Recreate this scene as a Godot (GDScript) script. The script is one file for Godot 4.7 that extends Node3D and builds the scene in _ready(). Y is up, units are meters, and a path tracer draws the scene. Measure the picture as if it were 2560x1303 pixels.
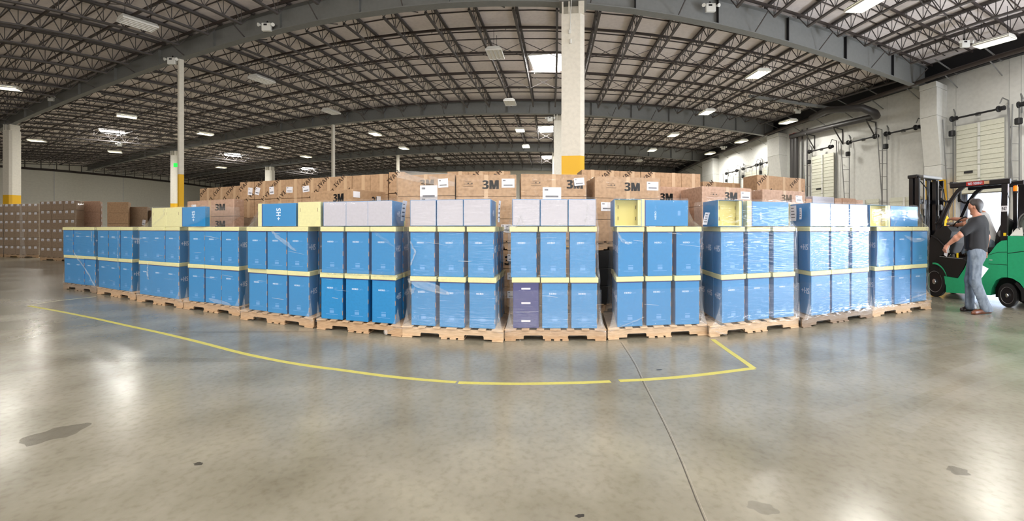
extends Node3D
# A distribution warehouse: a long row of wrapped pallets of blue cartons, brown cartons behind, a forklift at the right.
# The photograph is a panorama, so the hall is laid out on an unrolled plan: a place has a bearing (radians from the middle) and a distance, and straight runs bow gently.

const UNIT := 1085.0       # bearings are given in steps of 1/1085 radian
const EYE := 1.35
const GIRDER_AT := [11.6, 22.85, 34.1, 45.3]
const FAR_WALL := 49.0
const H_GIRDER := 6.0      # heights above the eye
const H_DECK := 6.78

var M := {}
var taken := {}
var rng := RandomNumberGenerator.new()


func _ready() -> void:
	rng.seed = 7
	var cam := Camera3D.new()
	cam.name = "camera"
	add_child(cam)
	cam.position = Vector3(0, EYE, 0)
	cam.set_frustum(0.1 * 2.0 * 651.5 / UNIT, Vector2(0, -0.1 * 81.5 / UNIT), 0.1, 400.0)
	cam.current = true
	var env := Environment.new()
	env.background_mode = Environment.BG_SKY
	var sky := Sky.new()
	var air := ProceduralSkyMaterial.new()
	air.sky_top_color = Color(0.55, 0.68, 0.9)
	air.sky_horizon_color = Color(0.9, 0.94, 1.0)
	air.ground_horizon_color = Color(0.85, 0.87, 0.88)
	air.ground_bottom_color = Color(0.5, 0.5, 0.48)
	air.sky_energy_multiplier = 2.0
	air.ground_energy_multiplier = 2.0
	sky.sky_material = air
	env.sky = sky
	env.tonemap_mode = Environment.TONE_MAPPER_LINEAR
	env.tonemap_exposure = 0.92
	env.sdfgi_enabled = true
	env.ssao_enabled = true
	env.ssil_enabled = true
	var we := WorldEnvironment.new()
	we.name = "surroundings"
	we.environment = env
	add_child(we)
	materials()
	unseen_lights()
	shell()
	roof()
	dock_wall()
	fixtures()
	floor_marks()
	pallet_row()
	rear_stacks()
	far_stacks()
	forklift()
	people()


# Lights out of view: right-hand dock doors, placed to light cartons and roof.
func unseen_lights() -> void:
	for d in DOCKS:
		area("unseen_dock_daylight", Vector3(d[0] - 0.25, 1.45, d[1]), Vector3(-1, 0.7, 0), Vector2(2.9, 2.6), d[2], Color(0.93, 0.96, 1.0))
	area("unseen_front_light", Vector3(-4, 2.2, 15.7), Vector3(0, 0.8, -1), Vector2(26, 4.0), FRONT_GLOW, Color(1.0, 0.98, 0.95))  # unseen light inside the closed front wall, tilted up to brighten fronts and roof


const DOCKS := [[19.3, -7.0, 110.0], [19.3, -1.5, 75.0], [19.3, 5.5, 45.0]]
const FRONT_GLOW := 420.0


func area(called: String, at: Vector3, towards: Vector3, size: Vector2, energy: float, tint: Color) -> void:
	var l := AreaLight3D.new()
	l.name = numbered(called)
	l.area_size = size
	l.light_energy = energy
	l.light_color = tint
	l.area_range = 120.0
	l.area_attenuation = 2.0
	l.shadow_enabled = true
	add_child(l)
	var up := Vector3.UP if absf(towards.normalized().y) < 0.95 else Vector3.BACK
	l.look_at_from_position(at, at + towards, up)


# ---------------------------------------------------------------- plan

func bearing(steps: float) -> float:
	return (steps - 1280.0) / UNIT


func spot(steps: float, rise: float, far: float) -> Vector3:   # rise: steps above the eye
	return Vector3(bearing(steps) * far, EYE + rise * far / UNIT, -far)


func on_floor(steps: float, drop: float) -> Vector3:   # drop: steps below the eye
	var far := UNIT * EYE / drop
	return Vector3(bearing(steps) * far, 0, -far)


func straight(p: Vector3) -> Vector2:      # unrolled plan back to a plain plan
	var far := -p.z
	var b := p.x / far
	return Vector2(sin(b), cos(b)) * far


func unroll(q: Vector2, h := 0.0) -> Vector3:
	var far := q.length()
	return Vector3(atan2(q.x, q.y) * far, h, -far)


func squeeze(v: float) -> float:
	var k := [[0.0, 1.1], [6.0, 1.08], [11.6, 1.05], [22.85, 0.93], [34.1, 0.86], [49.0, 0.82], [60.0, 0.8]]
	for i in 6:
		if v <= k[i + 1][0]:
			return lerpf(k[i][1], k[i + 1][1], clampf((v - k[i][0]) / (k[i + 1][0] - k[i][0]), 0, 1))
	return 0.8


func over(u: float, v: float, h: float) -> Vector3:   # the roof grid: u along the girders, v away from the viewer, h above the eye
	var q := Vector2(u + 0.12 * (v - 11.6), v)
	var far := q.length()
	return Vector3((atan2(q.x, q.y) * squeeze(v) - 0.0046) * far, EYE + h, -far)


func lift(u: float) -> float:   # the deck climbs a little towards the dock wall
	return u * (0.019 if u > 0 else 0.006)


func under(u: float, v: float, d: float) -> Vector3:   # d below the deck
	return over(u, v, H_DECK + lift(u) - d)


func u_right(v: float) -> float:
	return 15.1 + 0.1 * (v - 11.6)


func u_left(v: float) -> float:
	return -38.2 - 0.42 * (v - 16.5)


# ---------------------------------------------------------------- names and nodes

func numbered(called: String) -> String:
	var n: int = taken.get(called, 0)
	taken[called] = n + 1
	return called if n == 0 else "%s_%03d" % [called, n]


func tag(o: Node3D, label: String, category := "", group := "", kind := "") -> Node3D:
	if label:
		o.set_meta("label", label)
	if category:
		o.set_meta("category", category)
	if group:
		o.set_meta("group", group)
	if kind:
		o.set_meta("kind", kind)
	return o


func base(called: String, at: Vector3, label: String, category: String, group := "", kind := "") -> Node3D:
	var o := Node3D.new()
	o.name = numbered(called)
	add_child(o)
	o.position = at
	tag(o, label, category, group, kind)
	return o


func part(called: String, s: Shape, mat: Material, parent: Node, at := Vector3.ZERO) -> MeshInstance3D:
	return part_mesh(called, s.mesh(), mat, parent, at)


func part_mesh(called: String, m: Mesh, mat: Material, parent: Node, at := Vector3.ZERO) -> MeshInstance3D:
	var o := MeshInstance3D.new()
	o.name = called
	o.mesh = m
	o.material_override = mat
	parent.add_child(o, true)
	o.position = at
	return o


func single(called: String, s: Shape, mat: Material, label: String, category := "", group := "", kind := "", at := Vector3.ZERO) -> MeshInstance3D:
	var o := part(numbered(called), s, mat, self, at)
	tag(o, label, category, group, kind)
	return o


func copy(o: Node3D, called: String, at: Vector3, label: String, group := "") -> Node3D:
	var c: Node3D = o.duplicate()
	c.name = numbered(called)
	add_child(c)
	c.position = at
	c.set_meta("label", label)
	if group:
		c.set_meta("group", group)
	return c


# ---------------------------------------------------------------- shapes

class Shape:
	var xf := Transform3D.IDENTITY
	var st := SurfaceTool.new()
	var soft := -1
	var count := 0

	func _init(frame := Transform3D.IDENTITY) -> void:
		xf = frame
		st.begin(Mesh.PRIMITIVE_TRIANGLES)

	func tri(a: Vector3, b: Vector3, c: Vector3, ua := Vector2.ZERO, ub := Vector2.ZERO, uc := Vector2.ZERO) -> void:   # counter-clockwise seen from outside
		st.set_smooth_group(soft)
		st.set_uv(ua)
		st.add_vertex(xf * a)
		st.set_uv(uc)
		st.add_vertex(xf * c)
		st.set_uv(ub)
		st.add_vertex(xf * b)
		count += 1

	func quad(a: Vector3, b: Vector3, c: Vector3, d: Vector3) -> void:
		tri(a, b, c, Vector2(0, 0), Vector2(1, 0), Vector2(1, 1))
		tri(a, c, d, Vector2(0, 0), Vector2(1, 1), Vector2(0, 1))

	func face(p: Array, inside: Vector3) -> void:
		var n: Vector3 = (p[1] - p[0]).cross(p[2] - p[0])
		if n.dot(p[0] - inside) < 0:
			p = p.duplicate()
			p.reverse()
		for i in range(1, p.size() - 1):
			tri(p[0], p[i], p[i + 1])

	func box(c: Vector3, s: Vector3, b := 0.0) -> Shape:
		var h := s / 2.0
		b = minf(b, minf(h.x, minf(h.y, h.z)) * 0.9)
		if b <= 0.0:
			for a in 3:
				for g in [-1.0, 1.0]:
					var p := []
					for k in [[-1, -1], [1, -1], [1, 1], [-1, 1]]:
						var q := Vector3.ZERO
						q[a] = g * h[a]
						q[(a + 1) % 3] = k[0] * h[(a + 1) % 3]
						q[(a + 2) % 3] = k[1] * h[(a + 2) % 3]
						p.append(c + q)
					face(p, c)
			return self
		for a in 3:
			var a1 := (a + 1) % 3
			var a2 := (a + 2) % 3
			for g in [-1.0, 1.0]:
				var p := []
				for k in [[-1, -1], [1, -1], [1, 1], [-1, 1]]:
					var q := Vector3.ZERO
					q[a] = g * h[a]
					q[a1] = k[0] * (h[a1] - b)
					q[a2] = k[1] * (h[a2] - b)
					p.append(c + q)
				face(p, c)
				for g2 in [-1.0, 1.0]:
					var e := []
					for k in [[0, -1], [0, 1], [1, 1], [1, -1]]:
						var q := Vector3.ZERO
						q[a] = g * (h[a] - (b if k[0] == 1 else 0.0))
						q[a1] = g2 * (h[a1] - (0.0 if k[0] == 1 else b))
						q[a2] = k[1] * (h[a2] - b)
						e.append(c + q)
					face(e, c)
		for sx in [-1.0, 1.0]:
			for sy in [-1.0, 1.0]:
				for sz in [-1.0, 1.0]:
					var k := Vector3(sx, sy, sz)
					face([c + k * (h - Vector3(0, b, b)), c + k * (h - Vector3(b, 0, b)), c + k * (h - Vector3(b, b, 0))], c)
		return self

	func hexa(p: Array) -> Shape:   # eight corners: four below (round), four above
		var c := Vector3.ZERO
		for q in p:
			c += q / 8.0
		face([p[0], p[1], p[2], p[3]], c)
		face([p[4], p[5], p[6], p[7]], c)
		for i in 4:
			var j := (i + 1) % 4
			face([p[i], p[j], p[4 + j], p[4 + i]], c)
		return self

	func tube(p: Array, r, sides := 6, caps := true, turn := 0.0) -> Shape:   # r: one radius or one for each point
		var rings := []
		var n: int = p.size()
		var side := Vector3.ZERO
		for i in n:
			var t: Vector3 = (p[mini(i + 1, n - 1)] - p[maxi(i - 1, 0)]).normalized()
			if side == Vector3.ZERO:
				side = t.cross(Vector3.UP if absf(t.y) < 0.9 else Vector3.RIGHT).normalized()
			side = (side - t * side.dot(t)).normalized()
			var up := side.cross(t)
			var rr: float = r[i] if r is Array else r
			var ring := []
			for k in sides:
				var a := TAU * (k + turn) / sides
				ring.append(p[i] + (side * cos(a) + up * sin(a)) * rr)
			rings.append(ring)
		var was := soft
		if sides > 4:
			soft = 1
		for i in n - 1:
			for k in sides:
				var k2 := (k + 1) % sides
				quad(rings[i][k], rings[i][k2], rings[i + 1][k2], rings[i + 1][k])
		soft = was
		if caps:
			face(rings[0], p[0] * 2.0 - p[0] + (p[1] - p[0]))
			face(rings[n - 1], p[n - 2])
		return self

	func bar(a: Vector3, b: Vector3, r: float) -> Shape:
		return tube([a, b], r, 4, true, 0.5)

	func extrude(poly: Array, z0: float, z1: float) -> Shape:   # polygon in x and y, drawn out along z
		var p := PackedVector2Array(poly)
		if Geometry2D.is_polygon_clockwise(p):
			p.reverse()
		var idx := Geometry2D.triangulate_polygon(p)
		for i in range(0, idx.size(), 3):
			var a := p[idx[i]]
			var b := p[idx[i + 1]]
			var c := p[idx[i + 2]]
			if (b - a).cross(c - a) < 0:
				var t := b
				b = c
				c = t
			tri(Vector3(a.x, a.y, z1), Vector3(b.x, b.y, z1), Vector3(c.x, c.y, z1))
			tri(Vector3(a.x, a.y, z0), Vector3(c.x, c.y, z0), Vector3(b.x, b.y, z0))
		for i in p.size():
			var a := p[i]
			var b := p[(i + 1) % p.size()]
			quad(Vector3(a.x, a.y, z0), Vector3(b.x, b.y, z0), Vector3(b.x, b.y, z1), Vector3(a.x, a.y, z1))
		return self

	func lathe(profile: Array, at: Vector3, axis: Vector3, segs := 24) -> Shape:   # profile: (radius, height along the axis)
		var y := axis.normalized()
		var x := y.cross(Vector3.UP if absf(y.y) < 0.9 else Vector3.RIGHT).normalized()
		var z := x.cross(y)
		var was := soft
		for i in profile.size() - 1:
			soft = 10 + i
			for k in segs:
				var a := TAU * k / segs
				var b := TAU * (k + 1) / segs
				var da := x * cos(a) - z * sin(a)
				var db := x * cos(b) - z * sin(b)
				var p: Vector2 = profile[i]
				var q: Vector2 = profile[i + 1]
				if p.x > 0:
					tri(at + da * p.x + y * p.y, at + db * p.x + y * p.y, at + db * q.x + y * q.y)
				if q.x > 0:
					tri(at + da * p.x + y * p.y, at + db * q.x + y * q.y, at + da * q.x + y * q.y)
		soft = was
		return self

	func sheet(nu: int, nv: int, f: Callable) -> Shape:   # a smooth skin: f(u, v) for u, v in 0..1, u to the right and v up seen from outside
		var was := soft
		soft = 1
		var g := []
		for j in nv + 1:
			for i in nu + 1:
				g.append(f.call(float(i) / nu, float(j) / nv))
		for j in nv:
			for i in nu:
				var a := j * (nu + 1) + i
				var u0 := float(i) / nu
				var u1 := float(i + 1) / nu
				var v0 := float(j) / nv
				var v1 := float(j + 1) / nv
				tri(g[a], g[a + 1], g[a + nu + 2], Vector2(u0, v0), Vector2(u1, v0), Vector2(u1, v1))
				tri(g[a], g[a + nu + 2], g[a + nu + 1], Vector2(u0, v0), Vector2(u1, v1), Vector2(u0, v1))
		soft = was
		return self

	func words(text: String, at: Vector3, right: Vector3, up: Vector3, tall: float, weight := 400, wide := 0.0, deep := 0.002) -> Shape:   # lettering centred on a place
		var tm := TextMesh.new()
		var fnt := SystemFont.new()
		fnt.font_names = PackedStringArray(["Droid Sans"])
		fnt.font_weight = weight
		tm.font = fnt
		tm.text = text
		tm.font_size = 40
		tm.pixel_size = 0.01
		tm.depth = 0.02
		tm.curve_step = 3.0
		var arr := tm.get_mesh_arrays()
		var pts: PackedVector3Array = arr[Mesh.ARRAY_VERTEX]
		if pts.is_empty():
			return self
		var box_ := AABB(pts[0], Vector3.ZERO)
		for q in pts:
			box_ = box_.expand(q)
		var k := tall / box_.size.y
		var kx := k if wide <= 0.0 else wide / box_.size.x
		var mid := box_.get_center()
		var out := right.normalized().cross(up.normalized())
		var idx = arr[Mesh.ARRAY_INDEX]
		if idx == null or idx.is_empty():
			idx = PackedInt32Array(range(pts.size()))
		var was := soft
		soft = -1
		for i in range(0, idx.size(), 3):
			var w := []
			for j in 3:
				var q := pts[idx[i + j]] - mid
				w.append(at + right.normalized() * q.x * kx + up.normalized() * q.y * k + out * q.z / 0.02 * deep)
			tri(w[0], w[2], w[1])
		soft = was
		return self

	func mesh() -> ArrayMesh:
		st.generate_normals()
		st.index()
		return st.commit()


func frame_of(origin: Vector3, x: Vector3, z: Vector3) -> Transform3D:
	return Transform3D(Basis(x, Vector3.UP, z), origin)


# ---------------------------------------------------------------- materials

func noise_map(freq: float, ramp: Array, size := 512, kind := FastNoiseLite.TYPE_SIMPLEX_SMOOTH, octaves := 4, seed_ := 1) -> NoiseTexture2D:
	var n := FastNoiseLite.new()
	n.noise_type = kind
	n.seed = seed_
	n.frequency = freq
	n.fractal_octaves = octaves
	var t := NoiseTexture2D.new()
	t.width = size
	t.height = size
	t.seamless = true
	t.noise = n
	if ramp:
		var g := Gradient.new()
		g.offsets = PackedFloat32Array()
		g.colors = PackedColorArray()
		var off := PackedFloat32Array()
		var col := PackedColorArray()
		for r in ramp:
			off.append(r[0])
			col.append(r[1])
		g.offsets = off
		g.colors = col
		t.color_ramp = g
	return t


func relief_map(freq: float, strength: float, size := 512, octaves := 3, seed_ := 1, ridged := false) -> NoiseTexture2D:
	var t := noise_map(freq, [], size, FastNoiseLite.TYPE_SIMPLEX_SMOOTH, octaves, seed_)
	if ridged:
		(t.noise as FastNoiseLite).fractal_type = FastNoiseLite.FRACTAL_RIDGED
	t.as_normal_map = true
	t.bump_strength = strength
	return t


func plain(c: Color, rough := 0.6, metal := 0.0) -> StandardMaterial3D:
	var m := StandardMaterial3D.new()
	m.albedo_color = c
	m.roughness = rough
	m.metallic = metal
	return m


func mottled(c: Color, rough: float, tex: Texture2D, scale := Vector3.ONE) -> StandardMaterial3D:
	var m := plain(c, rough)
	m.albedo_texture = tex
	m.uv1_triplanar = true
	m.uv1_world_triplanar = true
	m.uv1_scale = scale
	return m


func glow(c: Color, power: float) -> StandardMaterial3D:
	var m := plain(c, 0.5)
	m.emission_enabled = true
	m.emission = c
	m.emission_energy_multiplier = power
	return m


func film(haze: float, rough: float, relief: Texture2D, scale: Vector3, strength: float) -> StandardMaterial3D:
	var m := plain(Color(1, 1, 1, haze), rough)
	m.metallic_specular = 0.25
	m.transparency = BaseMaterial3D.TRANSPARENCY_ALPHA
	m.normal_enabled = true
	m.normal_texture = relief
	m.normal_scale = strength
	m.uv1_triplanar = true
	m.uv1_world_triplanar = true
	m.uv1_scale = scale
	return m


func grid_u(p: Vector3) -> float:   # where a place lies along the girders
	var far := -p.z
	var v := far
	var u := 0.0
	for i in 12:
		var a := (p.x / far + 0.0046) / squeeze(v)
		v = far * cos(a)
		u = far * sin(a) - 0.12 * (v - 11.6)
	return u


func materials() -> void:
	var fine := noise_map(0.03, [[0.0, Color(0.94, 0.94, 0.94)], [0.5, Color(0.975, 0.975, 0.975)], [1.0, Color(1, 1, 1)]], 512)
	var fibre := noise_map(0.02, [[0.0, Color(0.82, 0.8, 0.78)], [0.5, Color(0.94, 0.93, 0.92)], [1.0, Color(1, 1, 1)]], 512, FastNoiseLite.TYPE_SIMPLEX_SMOOTH, 5, 3)
	# polished concrete: broad cloudy patches under fine speckle
	var conc := StandardMaterial3D.new()
	conc.albedo_color = Color(0.93, 0.91, 0.865)
	conc.albedo_texture = noise_map(0.006, [[0.0, Color(0.5, 0.49, 0.45)], [0.4, Color(0.57, 0.565, 0.53)], [0.6, Color(0.6, 0.595, 0.565)], [1.0, Color(0.66, 0.655, 0.62)]], 1024, FastNoiseLite.TYPE_SIMPLEX_SMOOTH, 6, 11)
	conc.uv1_triplanar = true
	conc.uv1_world_triplanar = true
	conc.uv1_scale = Vector3.ONE * 0.13
	conc.detail_enabled = true
	conc.detail_blend_mode = BaseMaterial3D.BLEND_MODE_MUL
	conc.detail_uv_layer = BaseMaterial3D.DETAIL_UV_2
	conc.detail_albedo = noise_map(0.02, [[0.0, Color(0.9, 0.89, 0.87)], [0.45, Color(0.97, 0.97, 0.965)], [1.0, Color(1, 1, 1)]], 1024, FastNoiseLite.TYPE_SIMPLEX_SMOOTH, 6, 5)
	conc.uv2_triplanar = true
	conc.uv2_world_triplanar = true
	conc.uv2_scale = Vector3.ONE * 0.71
	conc.roughness = 1.0
	conc.roughness_texture = noise_map(0.01, [[0.0, Color(0.19, 0.19, 0.19)], [0.5, Color(0.22, 0.22, 0.22)], [1.0, Color(0.26, 0.26, 0.26)]], 512, FastNoiseLite.TYPE_SIMPLEX_SMOOTH, 4, 8)
	M.concrete = conc
	M.wall = mottled(Color(0.85, 0.85, 0.835), 0.75, fine, Vector3.ONE * 0.3)
	M.wall_far = mottled(Color(0.92, 0.91, 0.86), 0.8, fine, Vector3.ONE * 0.3)  # one even, paler tone for the left and back walls
	M.joint = plain(Color(0.45, 0.45, 0.42), 0.9)
	M.deck = mottled(Color(0.97, 0.93, 0.92), 0.6, fine, Vector3.ONE * 0.35)
	M.girder = mottled(Color(0.5, 0.505, 0.5), 0.55, fine, Vector3.ONE * 0.4)
	M.joist = plain(Color(0.32, 0.3, 0.295), 0.65)
	M.pipe = plain(Color(0.23, 0.195, 0.185), 0.5)
	M.column = mottled(Color(0.93, 0.91, 0.86), 0.5, fine, Vector3.ONE * 0.5)
	M.yellow = plain(Color(0.95, 0.74, 0.12), 0.5)
	M.skylight = glow(Color(1, 0.99, 0.96), 9.0)
	M.lamp = glow(Color(1, 0.98, 0.88), 7.0)
	M.lamp_off = plain(Color(0.85, 0.84, 0.8), 0.35)
	M.louvre = plain(Color(0.93, 0.92, 0.9), 0.3)
	M.white_metal = plain(Color(0.9, 0.9, 0.88), 0.4)
	M.dark_metal = plain(Color(0.13, 0.13, 0.14), 0.45, 0.3)
	M.steel = plain(Color(0.5, 0.5, 0.5), 0.45, 0.2)
	M.fire_pipe = plain(Color(0.22, 0.21, 0.21), 0.45)
	M.chrome = plain(Color(0.75, 0.76, 0.78), 0.2, 1.0)
	M.red = plain(Color(0.7, 0.15, 0.12), 0.5)
	M.tape = mottled(Color(0.78, 0.75, 0.38), 0.5, fine, Vector3.ONE * 2.0)
	M.door_skin = mottled(Color(0.83, 0.83, 0.77), 0.5, fine, Vector3.ONE * 0.6)
	M.blue = mottled(Color(0.17, 0.53, 0.78), 0.42, fine, Vector3.ONE * 1.5)
	M.blue_dark = mottled(Color(0.12, 0.16, 0.46), 0.45, fine, Vector3.ONE * 1.5)
	M.violet = plain(Color(0.17, 0.22, 0.52), 0.5)
	M.cream = mottled(Color(0.88, 0.87, 0.66), 0.5, fine, Vector3.ONE * 1.5)
	M.inside = plain(Color(0.84, 0.8, 0.5), 0.6)
	M.grey_card = mottled(Color(0.74, 0.74, 0.79), 0.5, fine, Vector3.ONE * 1.5)
	M.print = plain(Color(0.82, 0.88, 0.95), 0.5)
	M.print_faint = plain(Color(0.4, 0.62, 0.84), 0.5)
	M.slot = plain(Color(0.84, 0.84, 0.88), 0.6)
	M.kraft = mottled(Color(0.75, 0.62, 0.49), 0.7, fibre, Vector3.ONE * 1.2)
	M.kraft_dull = mottled(Color(0.63, 0.54, 0.45), 0.75, fibre, Vector3.ONE * 1.1)
	M.kraft_pink = mottled(Color(0.79, 0.65, 0.56), 0.7, fibre, Vector3.ONE * 1.3)
	M.kraft_tape = plain(Color(0.78, 0.66, 0.53), 0.35)
	M.ink = plain(Color(0.14, 0.14, 0.15), 0.6)
	M.ink_brown = plain(Color(0.27, 0.19, 0.12), 0.7)
	M.ink_faint = plain(Color(0.5, 0.41, 0.32), 0.7)
	M.paper = plain(Color(0.92, 0.92, 0.95), 0.6)
	M.paper_ink = plain(Color(0.45, 0.46, 0.5), 0.6)
	M.wood = mottled(Color(0.78, 0.66, 0.53), 0.75, fibre, Vector3(0.8, 6, 0.8))
	M.wood_pale = mottled(Color(0.86, 0.75, 0.62), 0.75, fibre, Vector3(0.8, 6, 0.8))
	M.wood_grey = mottled(Color(0.6, 0.53, 0.46), 0.8, fibre, Vector3(0.8, 6, 0.8))
	var wrinkle := relief_map(0.009, 7.0, 1024, 2, 21, false)
	var crease := relief_map(0.01, 8.0, 512, 3, 33, true)
	M.film = film(0.03, 0.08, wrinkle, Vector3(0.35, 4.5, 0.35), 0.75)
	M.film_thick = film(0.045, 0.08, wrinkle, Vector3(0.4, 5.5, 0.4), 0.8)
	M.film_bunch = film(0.15, 0.14, crease, Vector3(3, 5, 3), 2.0)
	M.film_skirt = film(0.1, 0.14, crease, Vector3(2, 4, 2), 1.6)
	M.green = mottled(Color(0.16, 0.7, 0.49), 0.5, fine, Vector3.ONE * 1.0)
	M.rubber = plain(Color(0.06, 0.06, 0.065), 0.75)
	M.black_paint = plain(Color(0.07, 0.07, 0.09), 0.4)
	M.black_plastic = plain(Color(0.07, 0.068, 0.068), 0.7)
	M.exit_green = glow(Color(0.1, 0.9, 0.3), 0.8)
	M.seat = plain(Color(0.05, 0.05, 0.055), 0.55)
	M.amber = glow(Color(1.0, 0.42, 0.03), 1.3)
	M.tank = plain(Color(0.5, 0.52, 0.5), 0.4, 0.5)
	M.skin = plain(Color(0.72, 0.5, 0.4), 0.55)
	M.skin.subsurf_scatter_enabled = true
	M.skin.subsurf_scatter_strength = 0.08
	M.hair = plain(Color(0.16, 0.13, 0.12), 0.6)
	M.shirt = mottled(Color(0.085, 0.085, 0.105), 0.9, fine, Vector3.ONE * 4.0)
	M.shirt_grey = plain(Color(0.72, 0.72, 0.72), 0.8)
	M.denim = mottled(Color(0.5, 0.55, 0.6), 0.85, noise_map(0.012, [[0.0, Color(0.6, 0.62, 0.66)], [0.5, Color(0.9, 0.9, 0.92)], [1.0, Color(1, 1, 1)]], 512, FastNoiseLite.TYPE_SIMPLEX_SMOOTH, 5, 9), Vector3(2.0, 1.0, 2.0))
	M.leather = plain(Color(0.4, 0.22, 0.13), 0.4)
	M.leather_dark = plain(Color(0.12, 0.08, 0.06), 0.45)
	M.vest = plain(Color(0.95, 0.82, 0.12), 0.7)
	M.cap = plain(Color(0.62, 0.35, 0.62), 0.7)
	M.khaki = plain(Color(0.6, 0.5, 0.38), 0.8)


# ---------------------------------------------------------------- the hall

func wall_run(pts: Array, thick: Vector3, h0: float, h1: float, parent: Node, called: String, mat: Material) -> void:
	for i in pts.size() - 1:
		var a: Vector3 = pts[i]
		var b: Vector3 = pts[i + 1]
		var n := (b - a).cross(Vector3.UP).normalized()
		if n.dot(thick) < 0:
			n = -n
		var t := n * thick.length()
		var gap := (b - a).normalized() * 0.004
		a += gap
		b -= gap
		var s := Shape.new()
		var lo := Vector3(0, h0, 0)
		var hi := Vector3(0, h1, 0)
		s.hexa([a + lo, b + lo, b + t + lo, a + t + lo, a + hi, b + hi, b + t + hi, a + t + hi])
		part(called, s, mat, parent)


func flat(p: Vector3) -> Vector3:
	return Vector3(p.x, 0, p.z)


func wall_v(steps: float) -> float:   # how far along the dock wall a bearing meets it
	var a := 3.0
	var b := 49.0
	for i in 40:
		var m := (a + b) / 2
		var p := over(u_right(m), m, 0)
		if p.x / -p.z > bearing(steps):
			a = m
		else:
			b = m
	return (a + b) / 2


func shell() -> void:
	var top := EYE + H_DECK + 0.6
	var fl := Node3D.new()
	fl.name = "floor"
	add_child(fl)
	tag(fl, "polished grey concrete warehouse floor with cloudy stains", "floor", "", "structure")
	part("slab", Shape.new().box(Vector3(-15, -0.15, -35), Vector3(95, 0.3, 108)), M.concrete, fl)
	# left wall
	var wl := Node3D.new()
	wl.name = "wall_left"
	add_child(wl)
	tag(wl, "long beige concrete wall along the far left of the hall", "wall", "", "structure")
	var pts := [Vector3(-51, 0, 16), Vector3(-51, 0, 0), Vector3(-51, 0, -18)]
	for v in [12.5, 20.0, 27.0, 34.0, 41.5, 49.0]:
		pts.append(flat(over(u_left(v), v, 0)))
	wall_run(pts, Vector3(-0.3, 0, 0), 0.0, top, wl, "wall_panel", M.wall_far)
	var seam := Shape.new()
	for i in range(2, pts.size()):
		seam.tube([pts[i] + Vector3(-0.01, 0.0, 0), pts[i] + Vector3(-0.01, top, 0)], 0.05, 4)
	part("joint_seal", seam, M.wall, wl)
	var lp := []
	for i in range(2, pts.size()):
		lp.append(pts[i] + Vector3(0.35, EYE + 5.75, 0.1))
	part("pipe", Shape.new().tube(lp, 0.11, 8), M.pipe, wl)
	var hook := Shape.new()
	for i in lp.size() - 1:
		for k in 6:
			var q: Vector3 = lp[i].lerp(lp[i + 1], k / 6.0)
			hook.bar(q, q + Vector3(0, 0.9, 0), 0.03)
	part("pipe_hanger", hook, M.pipe, wl)
	part("downpipe", Shape.new().tube([pts[7] + Vector3(0.3, 0, 0.5), pts[7] + Vector3(0.3, EYE + 5.7, 0.5)], 0.06, 6), M.pipe, wl)
	# back wall
	var wb := Node3D.new()
	wb.name = "wall_back"
	add_child(wb)
	tag(wb, "grey concrete wall closing the far end of the hall", "wall", "", "structure")
	pts = []
	for i in 11:
		pts.append(flat(over(lerpf(u_left(FAR_WALL), u_right(FAR_WALL), i / 10.0), FAR_WALL, 0)))
	wall_run(pts, Vector3(0, 0, -0.3), 0.0, top, wb, "wall_panel", M.wall_far)
	for e in [pts[0], pts[10]]:
		part("added_corner_block", Shape.new().box(e + Vector3(0, top / 2, -0.1), Vector3(0.7, top, 0.7)), M.wall_far, wb)  # added blocks closing the wall corners where light leaked in
	var wf := Node3D.new()
	wf.name = "wall_front"
	add_child(wf)
	tag(wf, "concrete wall behind the viewer", "wall", "", "structure")
	wall_run([Vector3(-51, 0, 16), Vector3(-30, 0, 16), Vector3(-8, 0, 16), Vector3(19.4, 0, 16)], Vector3(0, 0, 0.3), 0.0, top, wf, "wall_panel", M.wall)


func at_height(u: float, v: float, h: float) -> Vector3:   # above 6.1 heights follow the rising deck
	return over(u, v, h + (lift(u) if h > 6.05 else 0.0))


func curve(u0: float, u1: float, v: float, h: float, step := 1.2) -> Array:
	var n := maxi(2, ceili(absf(u1 - u0) / step))
	var p := []
	for i in n + 1:
		p.append(over(lerpf(u0, u1, float(i) / n), v, h))
	return p


func strip(s: Shape, u0: float, u1: float, v: float, dv: float, h0: float, h1: float, step := 1.2) -> void:   # a long bar along u
	var n := maxi(2, ceili(absf(u1 - u0) / step))
	for i in n:
		var a := lerpf(u0, u1, float(i) / n)
		var b := lerpf(u0, u1, float(i + 1) / n)
		var q := []
		for h in [h0, h1]:
			q.append_array([at_height(a, v - dv, h), at_height(b, v - dv, h), at_height(b, v + dv, h), at_height(a, v + dv, h)])
		var c := Vector3.ZERO
		for w in q:
			c += w / 8.0
		s.face([q[0], q[1], q[2], q[3]], c)
		s.face([q[4], q[5], q[6], q[7]], c)
		s.face([q[0], q[1], q[5], q[4]], c)
		s.face([q[3], q[2], q[6], q[7]], c)


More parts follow.
